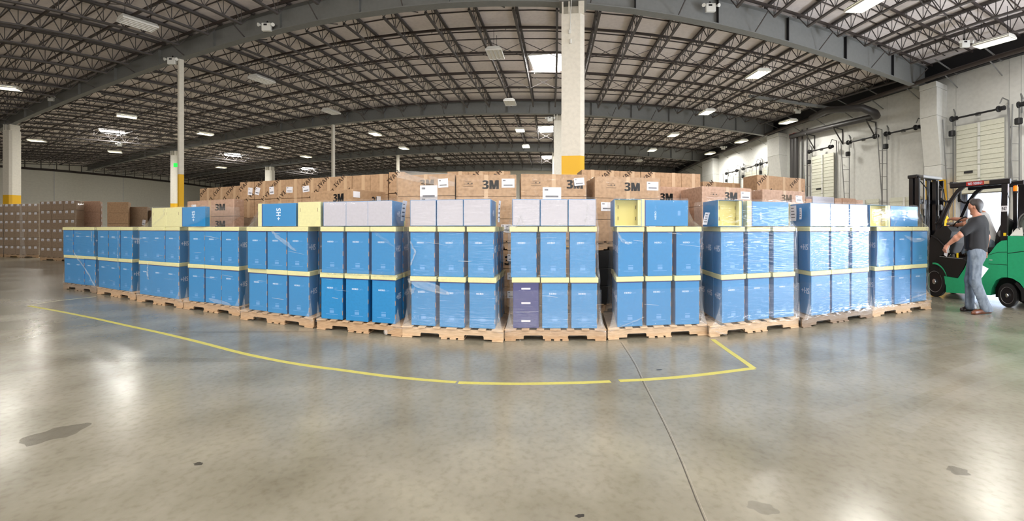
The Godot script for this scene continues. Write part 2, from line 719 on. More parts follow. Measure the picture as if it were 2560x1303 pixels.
func cross_strip(s: Shape, u: float, v0: float, v1: float, du: float, h0: float, h1: float, n := 8) -> void:   # a long bar along v
	for i in n:
		var a := lerpf(v0, v1, float(i) / n)
		var b := lerpf(v0, v1, float(i + 1) / n)
		var q := []
		for h in [h0, h1]:
			q.append_array([at_height(u - du, a, h), at_height(u + du, a, h), at_height(u + du, b, h), at_height(u - du, b, h)])
		var c := Vector3.ZERO
		for w in q:
			c += w / 8.0
		s.face([q[0], q[1], q[2], q[3]], c)
		s.face([q[4], q[5], q[6], q[7]], c)
		s.face([q[3], q[0], q[4], q[7]], c)
		s.face([q[1], q[2], q[6], q[5]], c)
		if i == 0:
			s.face([q[0], q[1], q[5], q[4]], c)
		if i == n - 1:
			s.face([q[3], q[2], q[6], q[7]], c)


func roof() -> void:
	var r := Node3D.new()
	r.name = "ceiling"
	add_child(r)
	tag(r, "white insulated roof deck on grey girders and dark open web joists", "ceiling", "", "structure")
	part("roof_slab", Shape.new().box(Vector3(-15, EYE + H_DECK + 0.65, -35), Vector3(95, 0.3, 108)), M.deck, r)
	for k in 12:
		var ua := -50.0 + k * 6.0
		var dk := Shape.new()
		dk.sheet(8, 24, func(a, b): return under(lerpf(ua + 6.0, ua, a), lerpf(maxf(3.0, minf(absf(ua), absf(ua + 6.0)) * 0.2), 49.5, b), 0.0))
		part("deck_panel", dk, M.deck, r)
	# girders
	for g in GIRDER_AT.size():
		var v: float = GIRDER_AT[g]
		var gd := Node3D.new()
		gd.name = "girder"
		r.add_child(gd, true)
		var u0 := u_left(v)
		var u1 := u_right(v)
		var web := Shape.new()
		strip(web, u0, u1, v, 0.015, H_GIRDER + 0.02, H_DECK - 0.1)
		part("web_plate", web, M.girder, gd)
		var fl := Shape.new()
		strip(fl, u0, u1, v, 0.15, H_GIRDER, H_GIRDER + 0.03)
		strip(fl, u0, u1, v, 0.15, H_DECK - 0.13, H_DECK - 0.1)
		part("flange", fl, M.girder, gd)
		var u := u0 + 1.0
		var k := 0
		while u < u1 - 0.3:
			var sf := Shape.new()
			cross_strip(sf, u, v - 0.13, v + 0.13, 0.012, H_GIRDER + 0.03, H_DECK - 0.13, 1)
			part("stiffener", sf, M.dark_metal if g == 0 and u > 2.0 else M.girder, gd)
			u += 2.4
			k += 1
		# knee braces from the joists down to the bottom flange
		var br := Shape.new()
		u = u0 + 2.2
		while u < u1 - 0.6:
			br.bar(at_height(u, v - 0.12, H_GIRDER + 0.04), at_height(u + 0.1, v - 0.75, H_DECK - 0.5), 0.018)
			br.bar(at_height(u, v + 0.12, H_GIRDER + 0.04), at_height(u + 0.1, v + 0.75, H_DECK - 0.5), 0.018)
			u += 2.4
		part("knee_brace", br, M.joist, gd)
	# joists
	var bays := [[0.6, 11.6], [11.6, 22.85], [22.85, 34.1], [34.1, 45.3]]
	for b in bays.size():
		var v0: float = bays[b][0] + 0.12
		var v1: float = bays[b][1] - 0.12
		var u := -45.6
		while u < 18.5:
			u += 1.2
			var lo := v0
			if b == 0:
				lo = maxf(v0, absf(u) * 0.26)
				if lo > v1 - 2.0:
					continue
			if u > u_right((lo + v1) / 2) - 0.4 or u < u_left((lo + v1) / 2) + 0.6:
				continue
			joist(r, u, lo, v1, b)
		purlins(r, b, v0, v1)
	skylights(r)
	var ch := Shape.new()
	ch.bar(spot(1872, 330, 22.0), spot(2098, 296, 22.6), 0.09)
	part("steel_channel", ch, M.girder, r)


func joist(r: Node3D, u: float, v0: float, v1: float, b: int) -> void:
	var j := Node3D.new()
	j.name = "bar_joist"
	r.add_child(j, true)
	var top := Shape.new()
	cross_strip(top, u, v0, v1, 0.038, H_DECK - 0.1, H_DECK - 0.03, 7)
	part("top_chord", top, M.joist, j)
	var bot := Shape.new()
	cross_strip(bot, u, v0 + 0.55, v1 - 0.55, 0.034, H_DECK - 0.595, H_DECK - 0.545, 7)
	part("bottom_chord", bot, M.joist, j)
	var web := Shape.new()
	var n := 10 if b > 1 else 12
	var step := (v1 - v0 - 1.1) / n
	var hb := H_DECK - 0.57
	var ht := H_DECK - 0.07
	web.bar(at_height(u, v0 + 0.05, ht), at_height(u, v0 + 0.55, hb), 0.016)
	web.bar(at_height(u, v1 - 0.05, ht), at_height(u, v1 - 0.55, hb), 0.016)
	for i in n:
		var a := v0 + 0.55 + step * i
		web.bar(at_height(u, a, hb), at_height(u, a + step / 2, ht), 0.014)
		web.bar(at_height(u, a + step / 2, ht), at_height(u, a + step, hb), 0.014)
		if b < 2:
			web.bar(at_height(u, a + step, hb), at_height(u, a + step, ht), 0.01)
	part("web", web, M.joist, j)


func purlins(r: Node3D, b: int, v0: float, v1: float) -> void:
	var n := 6
	for i in n:
		var v := lerpf(v0 + 0.5, v1 - 0.4, float(i) / (n - 1))
		var u0 := -30.0 if b == 0 else u_left(v) + 0.3
		var u1 := u_right(v) - 0.3
		if b == 0:
			if v < 4.0:
				continue
			u0 = -minf(44.0, v / 0.24)
		var s := Shape.new()
		strip(s, u0, u1, v, 0.033, H_DECK - 0.225, H_DECK - 0.155)
		part("sprinkler_line", s, M.pipe, r)
		var d := (v1 - v0) / n
		for k in 2:
			var t := Shape.new()
			strip(t, u0, u1, v + d * (0.35 + 0.33 * k), 0.016, H_DECK - 0.03, H_DECK + 0.0, 1.6)
			part("deck_strap", t, M.pipe, r)
		var hk := Shape.new()
		var u := u0 + 0.5
		while u < u1:
			hk.bar(at_height(u, v, H_DECK - 0.28), at_height(u, v, H_DECK - 0.2), 0.016)
			u += 2.4
		part("sprinkler_head", hk, M.pipe, r)
	# crossed bridging between neighbouring joists
	for f in [0.36, 0.68]:
		var v := lerpf(v0, v1, f)
		var s := Shape.new()
		var u := -45.6
		while u < 17.0:
			u += 1.2
			if u > u_right(v) - 1.8 or u < u_left(v) + 0.6 or (b == 0 and absf(u) > v / 0.26):
				continue
			s.bar(at_height(u + 0.04, v, H_DECK - 0.57), at_height(u + 1.16, v, H_DECK - 0.07), 0.013)
			s.bar(at_height(u + 0.04, v, H_DECK - 0.07), at_height(u + 1.16, v, H_DECK - 0.57), 0.013)
		var o := part("cross_bridging", s, M.joist, r)
		o.set_meta("kind", "stuff")


func skylights(r: Node3D) -> void:
	for d in [[1368, 415, 1.0], [1369, 249, 1.0], [1371, 178, 1.0], [281, 249, 1.0], [581, 190, 1.0], [768, 154, 1.0]]:
		var far: float = H_DECK * UNIT / d[1]
		var c := spot(d[0], 0, far)
		var along := Vector3(bearing(d[0]) + 0.11, 0, -1).normalized()
		var side := Vector3(-along.z, 0, along.x)
		var y := EYE + H_DECK + lift(grid_u(c)) + 0.01
		var s := Shape.new(frame_of(Vector3(c.x, y - 0.03, c.z), side, -along))
		s.box(Vector3.ZERO, Vector3(1.25, 0.03, 1.9))
		var sl := Node3D.new()
		sl.name = "skylight"
		r.add_child(sl, true)
		part("skylight_pane", s, M.skylight, sl)
		var fr := Shape.new(frame_of(Vector3(c.x, y - 0.05, c.z), side, -along))
		for k in [-1, 1]:
			fr.box(Vector3(k * 0.66, 0, 0), Vector3(0.06, 0.1, 2.02))
			fr.box(Vector3(0, 0, k * 0.98), Vector3(1.26, 0.1, 0.06))
		part("curb", fr, M.white_metal, sl)
		area("skylight_daylight", Vector3(c.x, y - 0.12, c.z), Vector3(0, -1, 0), Vector2(1.2, 1.8), 40.0, Color(1, 0.99, 0.97))


func column(steps: float, v: float, wide: float, kind: String, label: String) -> void:
	# find the place under the girder at this bearing
	var a := u_left(v)
	var b := u_right(v)
	for i in 40:
		var m := (a + b) / 2
		var p := over(m, v, 0)
		if p.x / -p.z < bearing(steps):
			a = m
		else:
			b = m
	var c := flat(over(a, v, 0))
	var o := base("column", c, label, "column", "", "structure")
	var toward := Vector3(-c.x / -c.z, 0, 1).normalized()
	var top := EYE + H_GIRDER
	var yel := EYE + 1.9
	var w := wide / 2
	if kind == "square":
		for q in [[0.0, yel, M.yellow, "yellow_base"], [yel, top, M.column, "shaft"]]:
			var fr := frame_of(Vector3.ZERO, Vector3(0.85, 0, 0.5), Vector3(-0.5, 0, 0.85))
			var s := Shape.new(fr)
			s.box(Vector3(0, (q[0] + q[1]) / 2, 0), Vector3(wide * 0.75, q[1] - q[0], wide * 0.75), 0.01)
			part(q[3], s, q[2], o)
	else:
		# wide encased column: four upright ribs show above, the casing below
		var turn := frame_of(Vector3.ZERO, Vector3(1, 0, 0.12), Vector3(-0.12, 0, 1))
		for q in [[0.0, yel, M.yellow, "yellow_base"], [yel, top - 0.36, M.column, "casing"]]:
			var s := Shape.new(turn)
			var p := []
			for k in [[-w, -w], [w, -w], [w, w * 0.62], [w * 0.62, w], [-w, w]]:
				p.append(Vector2(k[0], k[1]))
			var lo := []
			for k in p:
				lo.append(k)
			for i in p.size():
				var e: Vector2 = p[i]
				var f: Vector2 = p[(i + 1) % p.size()]
				s.face([Vector3(e.x, q[0], e.y), Vector3(f.x, q[0], f.y), Vector3(f.x, q[1], f.y), Vector3(e.x, q[1], e.y)], Vector3(0, (q[0] + q[1]) / 2, 0))
			var cap := []
			for k in p:
				cap.append(Vector3(k.x, q[1], k.y))
			s.face(cap, Vector3(0, q[0], 0))
			part(q[3], s, q[2], o)
		if wide == 0.6 and v < 12:
			part("junction_box", Shape.new(turn).box(Vector3(-w * 0.28, top - 0.85, w + 0.03), Vector3(0.07, 0.1, 0.06), 0.01), M.white_metal, o)
			part("junction_box", Shape.new(turn).box(Vector3(-w * 0.2, top - 1.1, w + 0.03), Vector3(0.06, 0.12, 0.06), 0.01), M.white_metal, o)
			part("conduit", Shape.new(turn).tube([Vector3(-w * 0.25, top - 0.8, w + 0.02), Vector3(-w * 0.22, top - 0.4, w + 0.02), Vector3(-w * 0.15, top, w + 0.03)], 0.012, 6), M.white_metal, o)
		var rb := Shape.new(turn)
		for k in [[-0.9, 0.14], [-0.34, 0.12], [0.72, 0.5]]:
			rb.box(Vector3(k[0] * w, top - 0.18, w * 0.3), Vector3(k[1] * w, 0.36, w * 1.3))
		rb.box(Vector3(0, top - 0.18, -w * 0.4), Vector3(w * 1.9, 0.36, w * 0.9))
		part("rib", rb, M.column, o)
		part("cap_plate", Shape.new(turn).box(Vector3(0, top - 0.012, 0), Vector3(wide * 1.2, 0.03, wide * 1.1), 0.004), M.girder, o)


func girder_far(steps: float, v: float) -> float:
	var a := u_left(v)
	var b := u_right(v)
	for i in 40:
		var m := (a + b) / 2
		var p := over(m, v, 0)
		if p.x / -p.z < bearing(steps):
			a = m
		else:
			b = m
	return -over(a, v, 0).z


func fixtures() -> void:
	column(1432, 11.6, 0.6, "cased", "wide white column with a yellow foot, nearest and middle of the hall")
	column(452, 11.6, 0.2, "square", "slender white square column with yellow foot left of the brown cartons")
	column(30, 11.6, 0.5, "cased", "white column with yellow foot standing behind the far left brown stacks")
	column(439, 22.85, 0.45, "cased", "white column half hidden behind the slender square column, green sign on it")
	var ex := Shape.new().box(spot(439, 157, girder_far(439, 22.85) - 0.24) , Vector3(0.3, 0.3, 0.06), 0.01)
	single("exit_sign", ex, M.exit_green, "small green lit sign on the column behind the slender square column", "sign")
	column(833, 22.85, 0.2, "square", "slender white column rising behind the brown cartons left of the middle")
	column(1397, 22.85, 0.5, "cased", "white column half hidden directly behind the nearest wide column")
	column(675, 34.1, 0.6, "cased", "short looking cream column far behind the left brown cartons")
	column(995, 34.1, 0.25, "square", "thinnest far white column above the film draped brown carton")
	column(1389, 34.1, 0.5, "cased", "farthest white column, showing a sliver left of the middle columns")
	# lit and unlit high-bay lamps: bearing, rise, on
	var lamps := [[92, 218, 1], [15, 350, 1], [317, 279, 1], [288, 190, 1], [513, 235, 1], [660, 202, 1], [553, 151, 1], [765, 178, 1], [938, 235, 1], [1010, 199, 1], [1300, 244, 1], [1315, 203, 1], [1767, 289, 1], [1683, 232, 1], [1630, 194, 1], [1970, 265, 1], [1853, 216, 1], [1775, 186, 1], [1895, 384, 1], [2165, 560, 1], [2485, 465, 1], [345, 510, 0], [655, 370, 0], [828, 290, 0], [1238, 435, 0], [1275, 313, 0], [1097, 173, 0], [1597, 167, 0]]
	var names := ["beside the left wall column", "at the left edge of the ceiling, largest lit on that side", "just above the left skylight", "below the left skylight", "in front of the second girder left of the slender column", "over the left brown cartons, nearer one", "low over the left brown stack, farthest left", "just above the far left skylight", "between second and third girder left of the middle", "at the third girder left of the middle", "left of the second middle skylight, upper", "left of the third middle skylight, lower", "under the second girder, right of the wide column", "below the second girder, right of the wide column", "farthest to the right of the wide column, low", "beside the top of the dock wall, at the pipe riser", "along the dock wall, middle of three", "along the dock wall, farthest of three", "before the second girder at the right, clear of the wall", "cut by the top edge of the view at the right", "over the dock door nearest the viewer", "large louvred one at the upper left", "long one under the first bay left", "at the second girder left of the middle", "high in the first bay left of the wide column", "hanging at the second girder left of the wide column", "tiny one far off left of the middle", "tiny one far off right of the wide column"]
	for i in lamps.size():
		var d: Array = lamps[i]
		var lit: bool = d[2] == 1
		var h := 6.0
		var far: float = h * UNIT / d[1]
		var c := spot(d[0], d[1], far)
		var gu := grid_u(c)
		var gv := far
		for k in 12:
			gv = far * cos((c.x / far + 0.0046) / squeeze(gv))
		var along := (over(gu, gv + 0.4, h) - over(gu, gv - 0.4, h)).normalized()
		var side := Vector3(-along.z, 0, along.x)
		var o := base("high_bay_lamp", c, ("lit" if lit else "unlit") + " white ceiling lamp " + names[i], "ceiling lamp", "ceiling lamps under the roof")
		var fr := frame_of(Vector3.ZERO, side, -along)
		var hood := Shape.new(fr)
		hood.hexa([Vector3(-0.28, 0.02, 0.42), Vector3(0.28, 0.02, 0.42), Vector3(0.28, 0.02, -0.42), Vector3(-0.28, 0.02, -0.42), Vector3(-0.18, 0.11, 0.4), Vector3(0.18, 0.11, 0.4), Vector3(0.18, 0.11, -0.4), Vector3(-0.18, 0.11, -0.4)])
		part("housing", hood, M.white_metal, o)
		for k in 4:
			var tb := Shape.new(fr)
			tb.box(Vector3(-0.195 + 0.13 * k, 0.0, 0), Vector3(0.105, 0.03, 0.78), 0.01)
			part("tube_cover", tb, M.lamp if lit else M.louvre, o)
		var rim := Shape.new(fr)
		for k in 5:
			rim.box(Vector3(-0.26 + 0.13 * k, -0.01, 0), Vector3(0.016, 0.05, 0.82))
		for k in [-1, 1]:
			rim.box(Vector3(0, -0.01, k * 0.41), Vector3(0.54, 0.05, 0.02))
		part("louvre", rim, M.louvre, o)
		for k in [-1, 1]:
			part("hanger", Shape.new(fr).bar(Vector3(0, 0.1, k * 0.3), Vector3(0, H_DECK + lift(grid_u(c)) - h + 0.02, k * 0.3), 0.008), M.dark_metal, o)
		if lit:
			area("lamp_light", c + Vector3(0, -0.06, 0), Vector3(0, -1, 0), Vector2(0.5, 0.78), LAMP_POWER * (2.4 if d[1] < 206 else 1.1), Color(1, 0.985, 0.95))
	var row_n := -1
	# unseen lamps over and behind the viewer, placed to light floor and carton fronts
	for q in [[-9, 1], [-3, 1], [3, 1], [9, 1], [15, 0], [-15, 1], [-9, 7], [-3, 7], [3, 7], [9, 7], [-15, 7], [-22, 4], [-6, -4], [4, -4]]:
		row_n += 1
		var c := Vector3(q[0], EYE + 6.0, q[1])
		var o := base("high_bay_lamp", c, "%s unseen white lamp under the roof behind the viewer, counted row by row" % NTH[row_n], "ceiling lamp", "unseen lamps behind the viewer")
		part("housing", Shape.new().box(Vector3(0, 0.06, 0), Vector3(0.46, 0.1, 1.24), 0.02), M.white_metal, o)
		part("tube_cover", Shape.new().box(Vector3(0, 0, 0), Vector3(0.4, 0.03, 1.16), 0.01), M.lamp, o)
		part("hanger", Shape.new().bar(Vector3(0, 0.1, 0), Vector3(0, 1.4, 0), 0.008), M.dark_metal, o)
		area("lamp_light", c + Vector3(0, -0.06, 0), Vector3(0, -1, 0), Vector2(0.44, 1.15), LAMP_POWER * 1.35, Color(1, 0.985, 0.965))
	# twin-head emergency lamps
	var em := [[667, 502, -11.6, "on the first girder left of the middle"], [1776, 550, -11.6, "on the first girder right of the wide column"], [430, 417, -11.6, "beside the top of the slender square column"], [128, 323, -11.6, "on the first girder at the far left"], [299, 208, 29.0, "hanging below the left skylight"], [2412, 460, 15.0, "above the nearest dock door, under the roof edge"], [1995, 292, 24.0, "near the dock wall above the pipe riser"], [1375, 272, -22.85, "on the second girder left of the wide column"], [1808, 200, 33.0, "by the far end of the dock wall, small"]]
	for d in em:
		var c := spot(d[0], d[1], d[2] if d[2] > 0 else girder_far(d[0], -d[2]) - 0.3)
		var o := base("emergency_lamp", c, "white twin-head emergency lamp " + d[3], "emergency lamp", "twin-head emergency lamps")
		part("case", Shape.new().box(Vector3(0, 0, 0), Vector3(0.28, 0.24, 0.1), 0.012), M.white_metal, o)
		part("badge", Shape.new().box(Vector3(-0.02, 0.06, 0.052), Vector3(0.1, 0.05, 0.006)), M.dark_metal, o)
		for k in [-1, 1]:
			part("lamp_head", Shape.new().lathe([Vector2(0, -0.03), Vector2(0.03, -0.03), Vector2(0.055, 0.05), Vector2(0, 0.05)], Vector3(k * 0.2, 0.06, 0.03), Vector3(k * 0.5, -0.3, 1), 12), M.white_metal, o)
		if d[2] > 0:
			part("drop_rod", Shape.new().bar(Vector3(0, 0.1, 0), Vector3(0, EYE + H_DECK + lift(grid_u(c)) - c.y - 0.02, 0), 0.012), M.dark_metal, o)
		else:
			part("drop_rod", Shape.new().bar(Vector3(0, 0.1, 0), Vector3(c.x / -c.z * -0.34, 0.16, -0.34), 0.02), M.dark_metal, o)
		part("bracket", Shape.new().bar(Vector3(0, 0.1, 0), Vector3(0, 0.2, -0.04), 0.02).bar(Vector3(-0.2, 0.09, 0), Vector3(0.2, 0.09, 0), 0.012), M.dark_metal, o)


const LAMP_POWER := 17.0


# ---------------------------------------------------------------- dock wall on the right

func on_wall(v: float, h: float, off: float) -> Vector3:   # h above the eye, off: out from the wall into the hall
	return over(u_right(v) - off, v, h)


func slab_on_wall(s: Shape, va: float, vb: float, h0: float, h1: float, o0: float, o1: float) -> void:
	s.hexa([on_wall(va, h0, o0), on_wall(vb, h0, o0), on_wall(vb, h0, o1), on_wall(va, h0, o1), on_wall(va, h1, o0), on_wall(vb, h1, o0), on_wall(vb, h1, o1), on_wall(va, h1, o1)])


func dock_wall() -> void:
	var top := EYE + H_DECK + 0.6
	var wr := Node3D.new()
	wr.name = "wall_right"
	add_child(wr)
	tag(wr, "pale concrete dock wall with tall overhead door tracks", "wall", "", "structure")
	var breaks := [49.0, wall_v(1790), wall_v(1860), wall_v(1930), wall_v(2010), wall_v(2118), wall_v(2218), wall_v(2335), wall_v(2390), wall_v(2523), wall_v(2553), 4.0]
	for i in breaks.size() - 1:
		var h0 := 2.72 if i == 8 else 0.0
		var a := flat(on_wall(breaks[i], 0, 0))
		var b := flat(on_wall(breaks[i + 1], 0, 0))
		var s := Shape.new()
		var m := flat(on_wall((breaks[i] + breaks[i + 1]) / 2, 0, 0))
		for seg in [[a, m], [m, b]]:
			var g: Vector3 = (seg[1] - seg[0]).normalized() * 0.006
			var p0: Vector3 = seg[0] + (g if seg[0] == a else Vector3.ZERO)
			var p1: Vector3 = seg[1] - (g if seg[1] == b else Vector3.ZERO)
			var t := Vector3(0.28, 0, -0.02)
			var lo := Vector3(0, h0, 0)
			var hi := Vector3(0, top, 0)
			s.hexa([p0 + lo, p1 + lo, p1 + t + lo, p0 + t + lo, p0 + hi, p1 + hi, p1 + t + hi, p0 + t + hi])
		part("wall_panel", s, M.wall, wr)
	# the stretch beside the viewer, out of view, with dock openings for lights
	var z := flat(on_wall(4.0, 0, 0)).z
	var x := flat(on_wall(4.0, 0, 0)).x
	for d in DOCKS:
		var zc: float = d[1]
		if zc - 1.5 > z:
			part("wall_panel", Shape.new().box(Vector3(x + 0.14, top / 2, (z + zc - 1.5) / 2), Vector3(0.28, top, zc - 1.5 - z - 0.01)), M.wall, wr)
		part("wall_panel", Shape.new().box(Vector3(x + 0.14, (top + 2.8) / 2, zc), Vector3(0.28, top - 2.8, 2.99)), M.wall, wr)
		z = zc + 1.5
	part("wall_panel", Shape.new().box(Vector3(x + 0.14, top / 2, (z + 16.2) / 2), Vector3(0.28, top, 16.2 - z)), M.wall, wr)
	# steel ledger and edge angle under the roof
	var vs := []
	var v := 48.0
	while v > 4.2:
		vs.append(v)
		v -= 2.0
	var led := Shape.new()
	var pipe := []
	var rail := []
	for i in vs.size() - 1:
		slab_on_wall(led, vs[i], vs[i + 1], 6.32, 7.0, 0.0, 0.16)
	for q in vs:
		pipe.append(on_wall(q, 6.05, 0.95))
		rail.append(on_wall(q, 6.3, 0.45))
	part("ledger", led, M.dark_metal, wr)
	part("sprinkler_main", Shape.new().tube(pipe, 0.09, 8), M.pipe, wr)
	part("conduit", Shape.new().tube(rail, 0.045, 6), M.steel, wr)
	var br := Shape.new()
	for q in vs:
		br.bar(on_wall(q, 6.3, 0.02), on_wall(q + 0.3, 6.66, 1.1), 0.025)
		br.bar(on_wall(q, 5.75, 0.02), on_wall(q, 6.05, 0.95), 0.02)
	part("wall_strut", br, M.steel, wr)
	# pilasters under the girders
	for k in 3:
		var v_far := wall_v([2326, 1938, 1770][k])
		var v_near := wall_v([2368, 1968, 1797][k])
		var gv := (v_far + v_near) / 2
		var hw := (v_far - v_near) / 2
		var pl := Node3D.new()
		pl.name = "pilaster"
		wr.add_child(pl, true)
		var levels := [[-EYE, 0.42], [2.6, 0.42], [4.6, 0.7], [5.75, 0.7]]
		for i in 3:
			var s := Shape.new()
			var p := []
			for j in 2:
				var l: Array = levels[i + j]
				var h: float = l[0] + (0.012 if j == 0 and i > 0 else 0.0)
				p.append_array([on_wall(gv - hw, h, 0), on_wall(gv + hw, h, 0), on_wall(gv + hw, h, l[1]), on_wall(gv - hw, h, l[1])])
			if i == 0:
				var f := Shape.new()
				var yh := 2.02
				f.hexa([p[0], p[1], p[2], p[3], on_wall(gv - hw, yh, 0), on_wall(gv + hw, yh, 0), on_wall(gv + hw, yh, 0.42), on_wall(gv - hw, yh, 0.42)])
				part("yellow_foot", f, M.yellow, pl)
				p = [on_wall(gv - hw, yh, 0), on_wall(gv + hw, yh, 0), on_wall(gv + hw, yh, 0.42), on_wall(gv - hw, yh, 0.42), p[4], p[5], p[6], p[7]]
			s.hexa(p)
			part("pilaster_block", s, M.wall, pl)
		var cap := Shape.new()
		slab_on_wall(cap, gv - hw, gv + hw, 5.762, 5.98, 0, 0.74)
		part("pilaster_cap", cap, M.wall, pl)
	# fire main: twin risers with red collars, a long run on brackets
	var fm := base("fire_riser", flat(on_wall(wall_v(1990), 0, 0.3)), "twin dark pipe risers with red collars beside the dock wall", "pipe")
	var rv := wall_v(1990)
	var o := fm.position
	for k in [0, 1]:
		var q := on_wall(rv - 0.32 * k, 0, 0.3)
		part("riser", Shape.new().tube([flat(q) - o, flat(q) + Vector3(0, EYE + 5.55, 0) - o], 0.13, 12), M.fire_pipe, fm)
		part("collar", Shape.new().tube([flat(q) + Vector3(0, EYE + 5.5, 0) - o, flat(q) + Vector3(0, EYE + 5.75, 0) - o], 0.17, 12), M.red, fm)
	for k in [0.75, 1.2]:
		var q := on_wall(rv - k, 0, 0.15)
		part("thin_riser", Shape.new().tube([flat(q) - o, flat(q) + Vector3(0, EYE + 5.9, 0) - o], 0.035, 8), M.fire_pipe, fm)
	var run := []
	var v1 := wall_v(2205)
	for i in 7:
		run.append(on_wall(lerpf(rv, v1, i / 6.0), lerpf(5.6, 5.35, i / 6.0), 0.4) - o)
	part("pipe_run", Shape.new().tube(run, 0.15, 12), M.fire_pipe, fm)
	part("pipe_elbow", Shape.new().tube([on_wall(v1, 5.35, 0.4) - o, on_wall(v1 - 0.2, 5.4, 0.75) - o, on_wall(v1 + 0.1, 5.6, 1.2) - o, on_wall(v1 + 2.2, 5.95, 1.5) - o, on_wall(v1 + 4.0, 6.05, 1.0) - o], 0.17, 12), M.fire_pipe, fm)
	for s_ in [2037, 2107, 2190]:
		var bv := wall_v(s_)
		var h := lerpf(5.6, 5.35, clampf((rv - bv) / (rv - v1), 0, 1)) - 0.17
		part("bracket", Shape.new().bar(on_wall(bv, h, 0.0) - o, on_wall(bv, h, 0.75) - o, 0.03).bar(on_wall(bv, h - 0.75, 0.02) - o, on_wall(bv, h, 0.7) - o, 0.03).bar(on_wall(bv, h, 0.02) - o, on_wall(bv, h - 0.8, 0.02) - o, 0.03), M.fire_pipe, fm)
	var doors := [[2556, 2650, 0], [2390, 2523, 2], [2224, 2312, 0], [2129, 2207, 0], [2031, 2093, 1], [1908, 1940, 1], [1864, 1903, 1], [1822, 1852, 1]]
	var says := ["at the right edge of the view, only its track top in view", "raised above the bright open dock behind the forklift", "shut, partly hidden by the yellow footed pilaster", "shut, second left of the yellow footed pilaster", "raised panel door just right of the pipe risers", "tucked behind the middle pilaster", "left of the middle pilaster, track tops showing", "farthest one showing at the far end of the dock wall"]
	for i in doors.size():
		var d: Array = doors[i]
		dock_door("door_%d" % (i + 1), wall_v(d[0]), wall_v(d[1]), d[2], "cream sectional dock door " + says[i])
	# the concrete apron outside
	var ap := single("ground", Shape.new().box(Vector3(36, -0.2, -12), Vector3(32, 0.3, 70)), M.concrete, "sunlit concrete yard outside the dock doors", "ground", "", "structure")
	ap.position.y = -0.1
	var cur := Shape.new()
	var cv := wall_v(2404)
	cur.sheet(12, 6, func(a, b): return on_wall(cv + 0.35 * a - 0.2, lerpf(-0.9, 1.38, b), -0.15 + 0.05 * sin(a * 22.0)))
	single("dock_curtain", cur, plain(Color(0.6, 0.63, 0.7), 0.7), "grey hanging dock curtain at the left of the open door", "curtain")


func dock_door(called: String, va: float, vb: float, state: int, label: String) -> void:   # va far side, vb near side; state 0 shut, 1 raised over a closed wall, 2 raised and open
	var o := Node3D.new()
	o.name = called
	add_child(o)
	tag(o, label, "dock door", "", "structure")
	var lo := -1.33 if state == 0 else 1.38
	var n := 5
	var tall := 2.75 / n
	for i in n:
		var s := Shape.new()
		slab_on_wall(s, va - 0.12, vb + 0.12, lo + tall * i + 0.006, lo + tall * (i + 1) - 0.006, 0.1, 0.15)
		for k in [0.33, 0.66]:
			slab_on_wall(s, va - 0.12, vb + 0.12, lo + tall * (i + k) - 0.012, lo + tall * (i + k) + 0.012, 0.15, 0.165)
		var sec := part("door_section", s, M.door_skin, o)
		var st := Shape.new()
		var vm := (va + vb) / 2
		slab_on_wall(st, vm + 0.05, vm - 0.05, lo + tall * i + 0.02, lo + tall * (i + 1) - 0.02, 0.15, 0.19)
		part("stile", st, M.wall, sec)
		if i == 1:
			var w := Shape.new()
			slab_on_wall(w, va - 0.5, va - 0.9 if va - vb > 1.2 else va - 0.7, lo + tall * (i + 0.45), lo + tall * (i + 0.6), 0.15, 0.175)
			part("vision_slot", w, M.dark_metal, sec)
	for e in [[va, 1.0], [vb, -1.0]]:
		var s := Shape.new()
		for k in [0.0, 0.3]:
			var p: float = e[0] + 0.06 * e[1]
			s.bar(on_wall(p, -1.34, 0.1 + k * 0.35), on_wall(p + k * e[1], 4.45, 0.12 + k), 0.02)
		var h := 1.2
		while h < 4.3:
			var f := (h + 1.34) / 5.8
			s.bar(on_wall(e[0] + 0.06 * e[1], h, 0.11), on_wall(e[0] + (0.06 + 0.3 * f) * e[1], h, 0.1 + lerpf(0.1, 0.3, f)), 0.013)
			h += 0.62
		part("track", s, M.steel, o)
		var dr := Shape.new()
		var c := on_wall(e[0] - 0.14 * e[1], 4.42, 0.3)
		var ax := (on_wall(vb, 4.42, 0.3) - on_wall(va, 4.42, 0.3)).normalized()
		dr.lathe([Vector2(0, -0.1), Vector2(0.12, -0.1), Vector2(0.12, -0.07), Vector2(0.08, -0.05), Vector2(0.09, 0.08), Vector2(0, 0.08)], c, ax, 14)
		part("cable_drum", dr, M.dark_metal, o)
		part("drum_bracket", Shape.new().tube([on_wall(e[0], 4.2, 0.05), on_wall(e[0], 4.75, 0.06), on_wall(e[0] - 0.1 * e[1], 4.8, 0.3), on_wall(e[0] - 0.2 * e[1], 4.6, 0.32)], 0.022, 6), M.steel, o)
	part("spring_shaft", Shape.new().tube([on_wall(va, 4.42, 0.3), on_wall(vb, 4.42, 0.3)], 0.038, 8), M.dark_metal, o)
	part("shaft_bearing", Shape.new().box(on_wall((va + vb) / 2, 4.42, 0.22), Vector3(0.1, 0.14, 0.16), 0.02), M.steel, o)
	part("hoist", Shape.new().box(on_wall(va + 0.02, 3.85, 0.25), Vector3(0.17, 0.24, 0.17), 0.03), M.dark_metal, o)


# ---------------------------------------------------------------- marks on the floor

